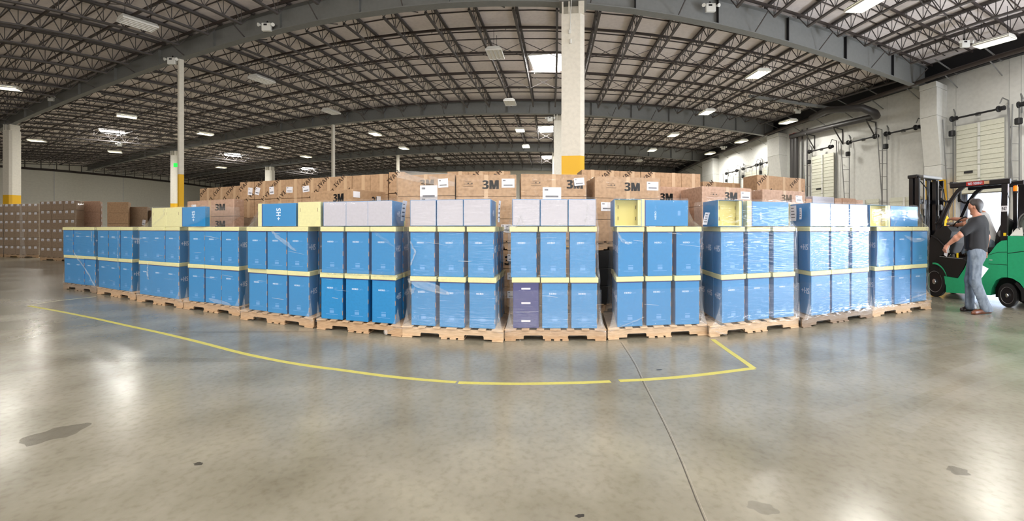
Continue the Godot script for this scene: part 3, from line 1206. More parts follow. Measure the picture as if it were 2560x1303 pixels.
func ribbon(s: Shape, p: Array, wide: float, tall: float) -> void:
	for i in p.size() - 1:
		var q := []
		for k in 2:
			var j: int = i + k
			var t: Vector3 = (p[mini(j + 1, p.size() - 1)] - p[maxi(j - 1, 0)]).normalized()
			var n := Vector3(-t.z, 0, t.x) * wide / 2
			q.append_array([p[j] - n, p[j] + n])
		var up := Vector3(0, tall, 0)
		s.hexa([q[0], q[1], q[3], q[2], q[0] + up, q[1] + up, q[3] + up, q[2] + up])


func path_on_floor(list: Array) -> Array:
	var c := Curve3D.new()
	var raw := []
	for d in list:
		raw.append(on_floor(d[0], d[1]))
	for i in raw.size():
		var t: Vector3 = (raw[mini(i + 1, raw.size() - 1)] - raw[maxi(i - 1, 0)]) / 6.0
		c.add_point(raw[i], -t, t)
	c.bake_interval = 0.25
	var out := []
	for q in c.get_baked_points():
		out.append(q)
	return out


func floor_marks() -> void:
	var fl := get_node("floor")
	var s := Shape.new()
	ribbon(s, path_on_floor([[72, 195], [150, 209], [240, 227], [330, 247], [400, 262], [500, 286], [600, 312], [700, 333], [800, 349], [850, 355], [960, 370], [1060, 380], [1140, 386]]), 0.052, 0.0015)
	ribbon(s, path_on_floor([[1146, 387], [1220, 389], [1300, 390], [1390, 388.5], [1460, 387], [1526, 384]]), 0.056, 0.0015)
	single("floor_tape", s, M.tape, "long curving yellow tape line on the floor before the pallets", "floor tape")
	s = Shape.new()
	ribbon(s, path_on_floor([[1548, 382.5], [1604, 380], [1700, 373], [1790, 363], [1884, 351]]), 0.056, 0.0015)
	ribbon(s, path_on_floor([[1884, 351], [1850, 327], [1815, 303], [1782, 279]]), 0.056, 0.0016)
	single("floor_tape", s, M.tape, "short yellow tape corner on the floor at the right", "floor tape")
	s = Shape.new()
	ribbon(s, path_on_floor([[70, 195], [110, 187], [165, 180], [240, 172]]), 0.04, 0.001)
	single("floor_tape", s, plain(Color(0.72, 0.71, 0.6), 0.6), "faint worn pale tape line at the far left of the floor", "floor tape")
	# saw cut and its crumbly edge, stains and scuffs
	s = Shape.new()
	ribbon(s, path_on_floor([[1552, 286], [1585, 338], [1607, 385], [1640, 450], [1672, 515], [1705, 590], [1740, 680], [1765, 740], [1830, 900]]), 0.006, 0.0008)
	part("saw_cut", s, plain(Color(0.3, 0.28, 0.25), 0.8), fl)
	s = Shape.new()
	ribbon(s, path_on_floor([[1556, 286], [1589, 338], [1611, 385], [1644, 450], [1677, 515], [1710, 590], [1746, 680], [1772, 740], [1838, 900]]), 0.003, 0.0004)
	part("saw_cut_edge", s, plain(Color(0.6, 0.57, 0.52), 0.6), fl)
	stain(fl, 138, 515, 0.13, 0.14, Color(0.3, 0.27, 0.23, 0.3), 5)
	stain(fl, 1450, 720, 0.02, 0.014, Color(0.2, 0.18, 0.16, 0.8), 8)
	stain(fl, 2395, 608, 0.06, 0.04, Color(0.28, 0.26, 0.24, 0.3), 2)
	stain(fl, 1648, 355, 0.03, 0.015, Color(0.15, 0.14, 0.13, 0.8), 3)
	stain(fl, 496, 590, 0.03, 0.015, Color(0.2, 0.18, 0.15, 0.6), 4)
	stain(fl, 1905, 700, 0.07, 0.045, Color(0.35, 0.34, 0.32, 0.18), 6)
	stain(fl, 620, 260, 0.9, 0.06, Color(0.36, 0.32, 0.28, 0.12), 7)
	stain(fl, 420, 330, 1.4, 0.07, Color(0.36, 0.32, 0.28, 0.1), 9)
	for k in [[[2250, 505], [2400, 418], [2560, 362], [2700, 330]], [[2040, 480], [2250, 420], [2420, 352], [2600, 300]], [[2330, 395], [2450, 345], [2600, 312]], [[2010, 345], [2250, 310], [2500, 268]]]:
		var t := Shape.new()
		var q := path_on_floor(k)
		for i in q.size() - 1:
			var n := Vector3(-(q[i + 1] - q[i]).normalized().z, 0, (q[i + 1] - q[i]).normalized().x) * 0.06
			var y := Vector3(0, 0.0008, 0)
			t.quad(q[i] - n + y, q[i] + n + y, q[i + 1] + n + y, q[i + 1] - n + y)
		var m := plain(Color(0.85, 0.85, 0.83, 0.06), 0.268)
		m.transparency = BaseMaterial3D.TRANSPARENCY_ALPHA
		part("tyre_scuff", t, m, fl)


func stain(fl: Node, steps: float, drop: float, rx: float, rz: float, c: Color, seed_: int) -> void:
	var r := RandomNumberGenerator.new()
	r.seed = seed_
	var p := on_floor(steps, drop)
	var s := Shape.new()
	var ring := []
	var ph := r.randf() * 6.0
	for i in 36:
		var a := TAU * i / 36
		var k := 1.0 + 0.2 * sin(a * 2 + ph) + 0.12 * sin(a * 5 + ph * 2) + r.randf_range(-0.06, 0.06)
		ring.append(p + Vector3(cos(a) * rx * k, 0.0007, sin(a) * rz * k))
	for i in 36:
		s.tri(p + Vector3(0, 0.0007, 0), ring[(i + 1) % 36], ring[i])
	var m := plain(c, 0.4)
	m.transparency = BaseMaterial3D.TRANSPARENCY_ALPHA
	part("stain", s, m, fl)


# ---------------------------------------------------------------- the front row: twelve pallets of blue cartons

const NTH := ["first", "second", "third", "fourth", "fifth", "sixth", "seventh", "eighth", "ninth", "tenth", "eleventh", "twelfth", "thirteenth", "fourteenth", "fifteenth", "sixteenth", "seventeenth", "eighteenth", "nineteenth", "twentieth"]
const CARTON := Vector3(0.335, 0.612, 0.335)

# left and right foot (bearing, drop), then left and right edge of the lower and the upper cartons
const ROW := [
	[156, 152, 241, 164, 161, 237, 159, 234],
	[241, 165, 338, 181, 245, 329, 244, 330],
	[340, 184, 457, 202, 348, 447, 347, 447],
	[457, 202, 599, 221, 471, 598, 471, 597],
	[599, 228, 784, 251, 615, 775, 617, 771],
	[790, 252, 1005, 272, 799, 992, 801, 991],
	[1003, 271, 1259, 285, 1022, 1243, 1021, 1239],
	[1260, 281, 1517, 281, 1278, 1497, 1272, 1494],
	[1519, 279, 1771, 267, 1538, 1753, 1540, 1756],
	[1774, 273, 1999, 248, 1799, 1990, 1798, 1989],
	[2006, 250, 2184, 223, 2025, 2174, 2021, 2175],
	[2182, 223, 2330, 202, 2186, 2320, 2190, 2322],
]


class Bay:
	var n := 0
	var at := Transform3D.IDENTITY      # x to the right along the front, y up, z towards the viewer; origin in the middle of the front edge
	var wide := 1.2

	func x_at(steps: float, z := 0.0) -> float:
		var o := at.origin + at.basis.z * z
		var b := (steps - 1280.0) / 1085.0
		return (b * -o.z - o.x) / (at.basis.x.x + b * at.basis.x.z)

	func rise_at(x: float, z: float, rise: float) -> float:   # height of a place seen at a rise
		var p := at * Vector3(x, 0, z)
		return 1.35 + rise * -p.z / 1085.0


func row_frame(a: Vector3, b: Vector3) -> Bay:
	var qa := straight(a)
	var qb := straight(b)
	var l := Bay.new()
	l.wide = qa.distance_to(qb)
	var mid := (qa + qb) / 2
	var dir := (qb - qa).normalized()
	var away := Vector2(-dir.y, dir.x)
	var o := unroll(mid)
	var half := l.wide / 2
	var u := (unroll(mid + dir * half) - unroll(mid - dir * half)) / l.wide
	var v := (unroll(mid + away) - o)
	l.at = frame_of(o, u, -v)
	return l


func pallet_of(l: Bay, label: String, mat: Material, group: String, deep := 1.02) -> Node3D:
	var o := base("wooden_pallet", l.at.origin, label, "pallet", group)
	var fr := Transform3D(l.at.basis, Vector3.ZERO)
	var w := l.wide - 0.015
	var a := 0.018
	var t := 0.122
	for k in 3:
		var z := -0.02 - (deep - 0.06) * k / 2.0
		var p := []
		var notches := [[-0.36, -0.14], [0.14, 0.36]]
		p.append(Vector2(-w / 2, a))
		for n in notches:
			var x0: float = n[0] * w / 1.15
			var x1: float = n[1] * w / 1.15
			p.append_array([Vector2(x0, a), Vector2(x0 + 0.002, a + 0.034), Vector2(x0 + 0.014, a + 0.044), Vector2(x1 - 0.014, a + 0.044), Vector2(x1 - 0.002, a + 0.034), Vector2(x1, a)])
		p.append_array([Vector2(w / 2, a), Vector2(w / 2, t), Vector2(-w / 2, t)])
		part("stringer", Shape.new(fr).extrude(p, z - 0.038, z), mat, o)
	var widths := [0.14, 0.09, 0.09, 0.13, 0.09, 0.09, 0.14]
	for k in 7:
		var x := lerpf(-w / 2 + 0.07, w / 2 - 0.07, k / 6.0)
		part("deck_board", Shape.new(fr).box(Vector3(x, 0.131, -deep / 2 + 0.005), Vector3(widths[k], 0.017, deep), 0.003), mat, o)
	for k in 5:
		var x: float = [-w / 2 + 0.07, -0.09, 0.02, 0.12, w / 2 - 0.07][k]
		part("bottom_board", Shape.new(fr).box(Vector3(x, 0.009, -deep / 2 + 0.005), Vector3(0.13 if k in [0, 4] else 0.075, 0.017, deep), 0.003), mat, o)
	return o


func carton_proto(fr: Transform3D, kind: String) -> Node3D:   # a standing blue carton; kind plain, logo_right, logo_left, slots
	var o := Node3D.new()
	var c := CARTON
	var lid := 0.062
	part("body", Shape.new(fr).box(Vector3(0, (c.y - 0.02) / 2, -c.z / 2), Vector3(c.x - 0.026, c.y - 0.02, c.z - 0.012), 0.004), M.blue_dark if kind == "slots" else M.blue, o)
	part("lid", Shape.new(fr).box(Vector3(0, c.y - lid / 2, -c.z / 2), Vector3(c.x + 0.004, lid, c.z + 0.016), 0.005), M.cream, o)
	var z := -0.0055
	if kind == "slots":
		for y in [0.475, 0.3, 0.085]:
			part("hand_slot", Shape.new(fr).box(Vector3(0, y, z), Vector3(0.11, 0.022, 0.004), 0.0018), M.slot, o)
		return o
	part("rim_band", Shape.new(fr).box(Vector3(0, c.y - lid - 0.006, z - 0.0002), Vector3(c.x - 0.03, 0.013, 0.002)), M.violet, o)
	part("brand_word", Shape.new(fr).words("HERO", Vector3(-0.026, 0.415, z), Vector3.RIGHT, Vector3.UP, 0.021, 800, 0.085, 0.0012), M.print, o)
	part("brand_word", Shape.new(fr).words("Cart", Vector3(0.05, 0.415, z), Vector3.RIGHT, Vector3.UP, 0.02, 300, 0.055, 0.001), M.print_faint, o)
	var pr := Shape.new(fr)
	pr.box(Vector3(0, 0.135, z), Vector3(0.06, 0.009, 0.0012))
	part("print_line", pr, M.print_faint, o)
	part("print_block", Shape.new(fr).box(Vector3(0, 0.1, z), Vector3(0.06, 0.034, 0.0012)), M.print_faint, o)
	part("print_line", Shape.new(fr).box(Vector3(0, 0.066, z), Vector3(0.17, 0.005, 0.0012)), M.print_faint, o)
	for k in 3:
		part("edge_tab", Shape.new(fr).box(Vector3(c.x / 2 - 0.0145, 0.09 + 0.17 * k, -0.012), Vector3(0.005, 0.06, 0.014)), M.kraft_pink, o)
	if kind != "plain":
		var s := 1.0 if kind == "logo_right" else -1.0
		part("side_logo", Shape.new(fr).words("+HS", Vector3(s * (c.x / 2 - 0.0125), 0.33, -c.z / 2), Vector3(0, 0, -s), Vector3.UP, 0.08, 800, 0.21, 0.0015), M.print, o)
	return o


func lying_carton(fr: Transform3D, kind: String) -> Node3D:   # cartons on their sides, origin at the middle of the front lower edge
	var o := Node3D.new()
	var w := CARTON.x
	var h := CARTON.y
	match kind:
		"base_out":      # the pale underside faces the viewer
			part("body", Shape.new(fr).box(Vector3(0, w / 2, -0.3), Vector3(w - 0.006, w - 0.012, 0.59), 0.004), M.blue, o)
			part("lid", Shape.new(fr).box(Vector3(0, w / 2, -0.6), Vector3(w + 0.004, w, 0.05), 0.004), M.cream, o)
			part("pale_base", Shape.new(fr).box(Vector3(0.002, w / 2, -0.004), Vector3(w - 0.014, w - 0.022, 0.004), 0.0015), M.grey_card, o)
			part("side_logo", Shape.new(fr).words("+HS", Vector3(w / 2 - 0.0025, w / 2, -0.3), Vector3(0, 0, -1), Vector3.UP, 0.07, 800, 0.15, 0.0015), M.print, o)
		"lid_out":       # the cream lid faces the viewer
			part("body", Shape.new(fr).box(Vector3(0, w / 2, -0.34), Vector3(w - 0.02, w - 0.02, 0.53), 0.004), M.blue, o)
			part("lid", Shape.new(fr).box(Vector3(0, w / 2, -0.04), Vector3(w + 0.004, w, 0.08), 0.005), M.cream, o)
			for k in [-1, 1]:
				part("lid_slit", Shape.new(fr).box(Vector3(k * 0.13, w * 0.68, 0.0002), Vector3(0.006, 0.05, 0.002)), M.ink_faint, o)
		"open_out":      # an open carton, its yellow inside towards the viewer
			var t := 0.004
			var wall := Shape.new(fr)
			wall.box(Vector3(-w / 2 + t / 2, w / 2, -0.3), Vector3(t, w, 0.6), 0.002)
			wall.box(Vector3(w / 2 - t / 2, w / 2, -0.3), Vector3(t, w, 0.6), 0.002)
			wall.box(Vector3(0, t / 2, -0.3), Vector3(w - 2 * t, t, 0.6), 0.002)
			wall.box(Vector3(0, w - t / 2, -0.3), Vector3(w - 2 * t, t, 0.6), 0.002)
			part("body", wall, M.blue, o)
			var ins := Shape.new(fr)
			ins.box(Vector3(0, w / 2, -0.12), Vector3(w - 2 * t - 0.004, w - 2 * t - 0.004, 0.01), 0.002)
			part("inner_board", ins, M.inside, o)
			var fl := Shape.new(fr)
			fl.box(Vector3(w / 2 - t - 0.022, w / 2, -0.06), Vector3(0.04, w - 2.5 * t, 0.1), 0.002)
			fl.box(Vector3(-w / 2 + t + 0.006, w / 2, -0.06), Vector3(0.008, w - 2.5 * t, 0.1), 0.002)
			fl.box(Vector3(0, t + 0.006, -0.06), Vector3(w - 3 * t, 0.008, 0.1), 0.002)
			part("inner_flap", fl, M.cream, o)
			for k in [-1, 1]:
				for y in [0.3, 0.72]:
					part("slit", Shape.new(fr).box(Vector3(k * 0.11, w * y, -0.114), Vector3(0.007, 0.045, 0.003)), M.ink_brown, o)
		"long_front", "long_side":   # lying along the row, lid to the left
			part("body", Shape.new(fr).box(Vector3(0.03, w / 2, -w / 2), Vector3(h - 0.062, w - 0.014, w - 0.014), 0.004), M.blue, o)
			part("lid", Shape.new(fr).box(Vector3(-h / 2 + 0.03, w / 2, -w / 2), Vector3(0.062, w, w), 0.005), M.cream, o)
			part("rim_band", Shape.new(fr).box(Vector3(-h / 2 + 0.068, w / 2, -0.0062), Vector3(0.012, w - 0.02, 0.002)), M.violet, o)
			var z := -0.0065
			if kind == "long_front":
				part("brand_word", Shape.new(fr).words("HERO", Vector3(-0.11, w / 2 - 0.03, z), Vector3.UP, Vector3.LEFT, 0.022, 800, 0.1, 0.0012), M.print, o)
				part("brand_word", Shape.new(fr).words("Cart", Vector3(-0.11, w / 2 + 0.06, z), Vector3.UP, Vector3.LEFT, 0.022, 300, 0.065, 0.001), M.print_faint, o)
				part("print_block", Shape.new(fr).box(Vector3(0.19, w / 2, z), Vector3(0.035, 0.06, 0.0012)), M.print_faint, o)
			else:
				part("side_logo", Shape.new(fr).words("+HS", Vector3(0.03, w / 2 + 0.01, z), Vector3.UP, Vector3.LEFT, 0.07, 800, 0.17, 0.0015), M.print, o)
	return o


func put_thing(o: Node3D, called: String, at: Vector3, label: String, category: String, group := "") -> void:
	o.name = numbered(called)
	add_child(o)
	o.position = at
	tag(o, label, category, group)


func pallet_row() -> void:
	var wood := [M.wood_grey, M.wood, M.wood, M.wood, M.wood, M.wood, M.wood_pale, M.wood, M.wood_pale, M.wood_pale, M.wood_grey, M.wood_pale]
	# what lies on top: kind, bearing of its middle
	var tops := [[], [], [["lid_out", 397], ["lid_out", 431], ["long_side", 480]], [], [["long_side", 691], ["lid_out", 772]],
		[["base_out", 836], ["base_out", 893], ["base_out", 949]], [["base_out", 1057], ["base_out", 1124], ["base_out", 1192]],
		[["base_out", 1315], ["base_out", 1385], ["base_out", 1455]], [["open_out", 1570], ["long_front", 1661], ["lid_out", 1706, -0.4]],
		[["open_out", 1826], ["long_front", 1922]], [["base_out", 2051], ["base_out", 2100], ["base_out", 2147]], [["open_out", 2198], ["long_side", 2258]]]
	var cols := ["left", "middle", "right"]
	for n in 12:
		var d: Array = ROW[n]
		var l := row_frame(on_floor(d[0], d[1]), on_floor(d[2], d[3]))
		l.n = n
		pallet_of(l, "%s wooden pallet from the left end of the blue carton row" % NTH[n], wood[n], "pallets under the blue cartons")
		var fr := Transform3D(l.at.basis, Vector3.ZERO)
		var set_back := -0.05 if n != 9 else -0.09
		var plain_ := carton_proto(fr, "plain")
		var side := "logo_right" if n <= 7 else "logo_left"
		var logo_ := carton_proto(fr, side)
		var used := {}
		var edge := []
		for layer in 2:
			var x0 := l.x_at(d[4 + layer * 2], set_back)
			var x1 := l.x_at(d[5 + layer * 2], set_back)
			var pitch := (x1 - x0) / 3.0
			edge.append([x0, x1])
			for c in 3:
				var x := x0 + pitch * (c + 0.5)
				var logo: bool = (c == 2 and n <= 7) or (c == 0 and n >= 8)
				var jog := 0.012 * sin(n * 5.1 + c * 2.3 + layer * 1.7)
				if n == 4 and layer == 0 and c == 0:
					jog = -0.05
				var pos := l.at * Vector3(x, 0.14 + layer * (CARTON.y + 0.001), set_back + jog)
				var label := "blue carton, cream lid, %s layer, %s column, %s pallet from left" % [["lower", "upper"][layer], cols[c], NTH[n]]
				var src := logo_ if logo else plain_
				if n == 7 and layer == 0 and c == 0:
					put_thing(carton_proto(fr, "slots"), "blue_carton", pos, "dark indigo carton with three white hand slots under a cream lid", "carton", "blue cartons on the front pallets")
					continue
				var o: Node3D = src
				if used.has(src):
					o = src.duplicate()
				used[src] = true
				put_thing(o, "blue_carton", pos, label, "carton", "blue cartons on the front pallets")
				if logo or (n == 6 and c == 2) or (n == 7 and c == 0):
					for k in [1, 2]:
						var b: Node3D = logo_.duplicate()
						put_thing(b, "blue_carton", l.at * Vector3(x + 0.01 * k, 0.14 + layer * (CARTON.y + 0.001), set_back + jog - k * (CARTON.z + 0.02)), "blue carton, cream lid, %s layer, %s in along the %s side, %s pallet from left" % [["lower", "upper"][layer], NTH[k], "left" if c == 0 else "right", NTH[n]], "carton", "blue cartons on the front pallets")
		for src in [plain_, logo_]:
			if not used.has(src):
				src.free()
		var y := 0.14 + 2 * (CARTON.y + 0.001) + 0.001
		for k in tops[n].size():
			var t: Array = tops[n][k]
			var x := l.x_at(t[1], -0.04)
			var what: String = {"base_out": "pale grey underside out", "lid_out": "cream lid out", "open_out": "open yellow inside out", "long_front": "lid left, words on end", "long_side": "lid left, white mark"}[t[0]]
			var fk := Transform3D(Basis(fr.basis.x * 0.86, fr.basis.y, fr.basis.z * 0.4), fr.origin) if n == 2 and k == 2 else fr
			put_thing(lying_carton(fk, t[0]), "lying_carton", l.at * Vector3(x, y, -0.04 - 0.006 * (k % 2) + (t[2] if t.size() > 2 else 0.0)), "lying blue carton, %s, %s of top layer, %s pallet from left" % [what, ["left", "middle", "right"][k] if tops[n].size() == 3 else ["left", "right"][k], NTH[n]], "carton", "cartons lying on top of the blue stacks")
		film_round(l, n, edge, tops[n])
		if n == 11:
			pass


# ---------------------------------------------------------------- stretch film

func ring_of(x0: float, x1: float, z0: float, z1: float, y: float, r: float, steps: int, phase: float) -> Array:
	# a closed rounded outline at one height, starting at the left back corner
	var pts := []
	var w := x1 - x0
	var dz := z1 - z0
	var per := 2 * (w + dz)
	for i in steps:
		var s := per * i / steps
		var p := Vector3.ZERO
		if s < dz:
			p = Vector3(x0, y, z0 + s)
		elif s < dz + w:
			p = Vector3(x0 + s - dz, y, z1)
		elif s < 2 * dz + w:
			p = Vector3(x1, y, z1 - (s - dz - w))
		else:
			p = Vector3(x1 - (s - 2 * dz - w), y, z0)
		# round the corners off a little
		var cx := clampf(p.x, x0 + r, x1 - r)
		var cz := clampf(p.z, z0 + r, z1 - r)
		var q := Vector3(cx, y, cz)
		var e := p - q
		if e.length() > r:
			p = q + e.normalized() * r
		p += Vector3(0, 0.004 * sin(i * 1.7 + phase), 0.003 * sin(i * 2.9 + y * 40.0 + phase))
		pts.append(p)
	return pts


func skin(s: Shape, rings: Array) -> void:
	var n: int = rings[0].size()
	s.soft = 1
	for j in rings.size() - 1:
		for i in n:
			var k := (i + 1) % n
			s.quad(rings[j][i], rings[j][k], rings[j + 1][k], rings[j + 1][i])


func film_round(l: Bay, n: int, edge: Array, top: Array) -> void:
	var says := ["sagging at a lower corner", "gathered at the right edge", "over the cream boxes, draped down", "bunched near the bottom right", "draped from the top boxes", "loose round the right side, knotted below", "with a white bunch across the lower left", "glaring over the pale boxes", "draped from the yellow box", "streaked with bright glare", "shiny, with bright glare low at the right", "nearest the forklift, peaked at the right"]
	var o := base("stretch_film", l.at.origin, "stretch film on the %s pallet from left, %s" % [NTH[n], says[n]], "stretch film", "stretch film round the blue stacks")
	var fr := Transform3D(l.at.basis, Vector3.ZERO)
	var s := Shape.new(fr)
	var e0: Array = edge[0]
	var e1: Array = edge[1]
	var zb := -1.06
	var pw := l.wide / 2
	var f := -0.05 + 0.014
	var g := 0.014
	var c := CARTON.y
	var levels := []     # x0, x1, front, y
	var from_y := 0.06
	if n == 5:
		levels = [[e0[0] - g, e0[1] + g, f, 0.80]]
	else:
		levels = [[-pw + 0.0, pw, 0.012, from_y], [-pw + 0.01, pw - 0.01, 0.01, 0.125], [lerpf(-pw, e0[0], 0.55), lerpf(pw, e0[1], 0.55), f + 0.01, 0.2], [e0[0] - g - 0.01, e0[1] + g + 0.01, f, 0.34], [e0[0] - g, e0[1] + g, f, 0.5], [e0[0] - g - 0.004, e0[1] + g + 0.004, f, 0.66]]
	levels.append_array([[e0[0] - 0.022, e0[1] + 0.022, f + 0.008, 0.14 + c - 0.02], [lerpf(e0[0], e1[0], 0.5) - g, lerpf(e0[1], e1[1], 0.5) + g, f, 0.14 + c + 0.1], [e1[0] - g, e1[1] + g, f, 1.05], [e1[0] - g, e1[1] + g, f, 1.22], [e1[0] - 0.022, e1[1] + 0.022, f + 0.008, 0.14 + 2 * c - 0.02]])
	if top:
		var x0 := 9.0
		var x1 := -9.0
		for t in top:
			if t.size() > 2:
				continue
			var x := l.x_at(t[1], -0.04)
			var hw := CARTON.y / 2 if t[0].begins_with("long") else CARTON.x / 2
			x0 = minf(x0, x - hw)
			x1 = maxf(x1, x + hw)
		levels.append_array([[lerpf(e1[0], x0, 0.7) - 0.02, lerpf(e1[1], x1, 0.7) + 0.02, f + 0.012, 1.44], [x0 - g, x1 + g, f + 0.01, 1.56], [x0 - g, x1 + g, f + 0.01, 1.69], [x0 + 0.0, x1 - 0.0, f - 0.02, 1.722]])
	else:
		levels.append([e1[0] + 0.03, e1[1] - 0.03, f - 0.05, 1.385])
	var rings := []
	for j in levels.size():
		var a: Array = levels[j]
		if j > 0:
			var p: Array = levels[j - 1]
			var m := []
			for k in 4:
				m.append((a[k] + p[k]) / 2)
			rings.append(ring_of(m[0] - 0.002, m[1] + 0.002, zb, m[2], m[3], 0.03, 84, n * 1.3 + j))
		rings.append(ring_of(a[0], a[1], zb, a[2], a[3], 0.03, 84, n * 1.3 + j))
	skin(s, rings)
	part("film", s, M.film_thick if n in [2, 7, 8, 9, 10, 11] else M.film, o)
	# a second turn of film low down and loose creases
	if n >= 6:
		var s2 := Shape.new(fr)
		var r2 := []
		for y in [0.16, 0.3, 0.45, 0.6]:
			var sag := 0.02 if y > 0.2 else 0.05
			r2.append(ring_of(e0[0] - g - sag, e0[1] + g + sag, zb, f + 0.012 + (0.02 if y < 0.2 else 0.0), y, 0.035, 84, n + y * 7))
		skin(s2, r2)
		part("film", s2, M.film, o)
	# flared skirt corners over the deck boards
	for k in [-1.0, 1.0]:
		var a := Vector3(e0[0] - 0.02 if k < 0 else e0[1] + 0.02, 0.36, f)
		var b := Vector3(k * pw * 0.99, 0.1, 0.016)
		var q := Shape.new(fr)
		q.sheet(6, 8, func(u, v): return a.lerp(b, v).lerp(Vector3(a.x - k * 0.14, 0.15, 0.02), u * v) + Vector3(0, -0.03 * sin(v * PI), 0.004 * sin(u * 9 + v * 13)))
		part("film_skirt", q, M.film_skirt, o)
	var rr := RandomNumberGenerator.new()
	rr.seed = 100 + n
	for k in 4:
		var x := rr.randf_range(e1[0] + 0.05, e1[1] - 0.25)
		var y := rr.randf_range(0.22, 1.3)
		var q := Shape.new(fr)
		var ln := rr.randf_range(0.08, 0.3)
		var sl := rr.randf_range(-0.16, 0.06)
		crease(q, [Vector3(x, y, f + 0.008), Vector3(x + ln * 0.5, y + sl * ln * 0.4, f + 0.011), Vector3(x + ln, y + sl * ln, f + 0.008)], rr.randf_range(0.002, 0.0045))
		part("film_crease", q, M.film_bunch, o)
	extras(l, n, o, fr, f, e0, e1)


func crease(s: Shape, p: Array, r: float) -> void:
	var rad := []
	for i in p.size():
		rad.append(r * (0.25 + sin(PI * (i + 0.5) / p.size())))
	s.tube(p, rad, 6)


func paper(o: Node3D, fr: Transform3D, c: Vector3, right: Vector3, up: Vector3, w: float, h: float, bend_: float) -> void:
	var out := right.cross(up).normalized()
	var s := Shape.new(fr)
	s.sheet(4, 4, func(u, v): return c + right * (u - 0.5) * w + up * (v - 0.5) * h + out * bend_ * (v - 0.5) * (v - 0.5))
	var p := part("paper_label", s, M.paper, o)
	var ink := Shape.new(fr)
	for k in 4:
		ink.quad(c + right * -0.35 * w + up * (0.3 - 0.2 * k) * h + out * 0.004, c + right * (0.1 + 0.07 * k) * w + up * (0.3 - 0.2 * k) * h + out * 0.004, c + right * (0.1 + 0.07 * k) * w + up * (0.36 - 0.2 * k) * h + out * 0.004, c + right * -0.35 * w + up * (0.36 - 0.2 * k) * h + out * 0.004)
	part("label_print", ink, M.paper_ink, p)


func loose(o: Node3D, fr: Transform3D, l: Bay, f: float, pts: Array, wide: float, mat: Material, called: String) -> void:   # pts: bearing and rise on the front
	var v := []
	for q in pts:
		var x := l.x_at(q[0], f)
		v.append(Vector3(x, l.rise_at(x, f, q[1]), f + 0.02))
	var s := Shape.new(fr)
	var n := v.size() - 1
	s.sheet(n * 6, 5, func(a, b):
		var t: float = a * n
		var i := mini(int(t), n - 1)
		var p: Vector3 = v[i].lerp(v[i + 1], t - i)
		var w := wide * 0.7 * (0.35 + 0.65 * sin(PI * clampf(a, 0.03, 0.97)))
		return p + Vector3(0.012 * sin(b * 7 + a * 19), (b - 0.5) * w, 0.016 * sin(b * 11 + a * 9) + 0.01 * sin(a * 31)))
	part(called, s, mat, o)


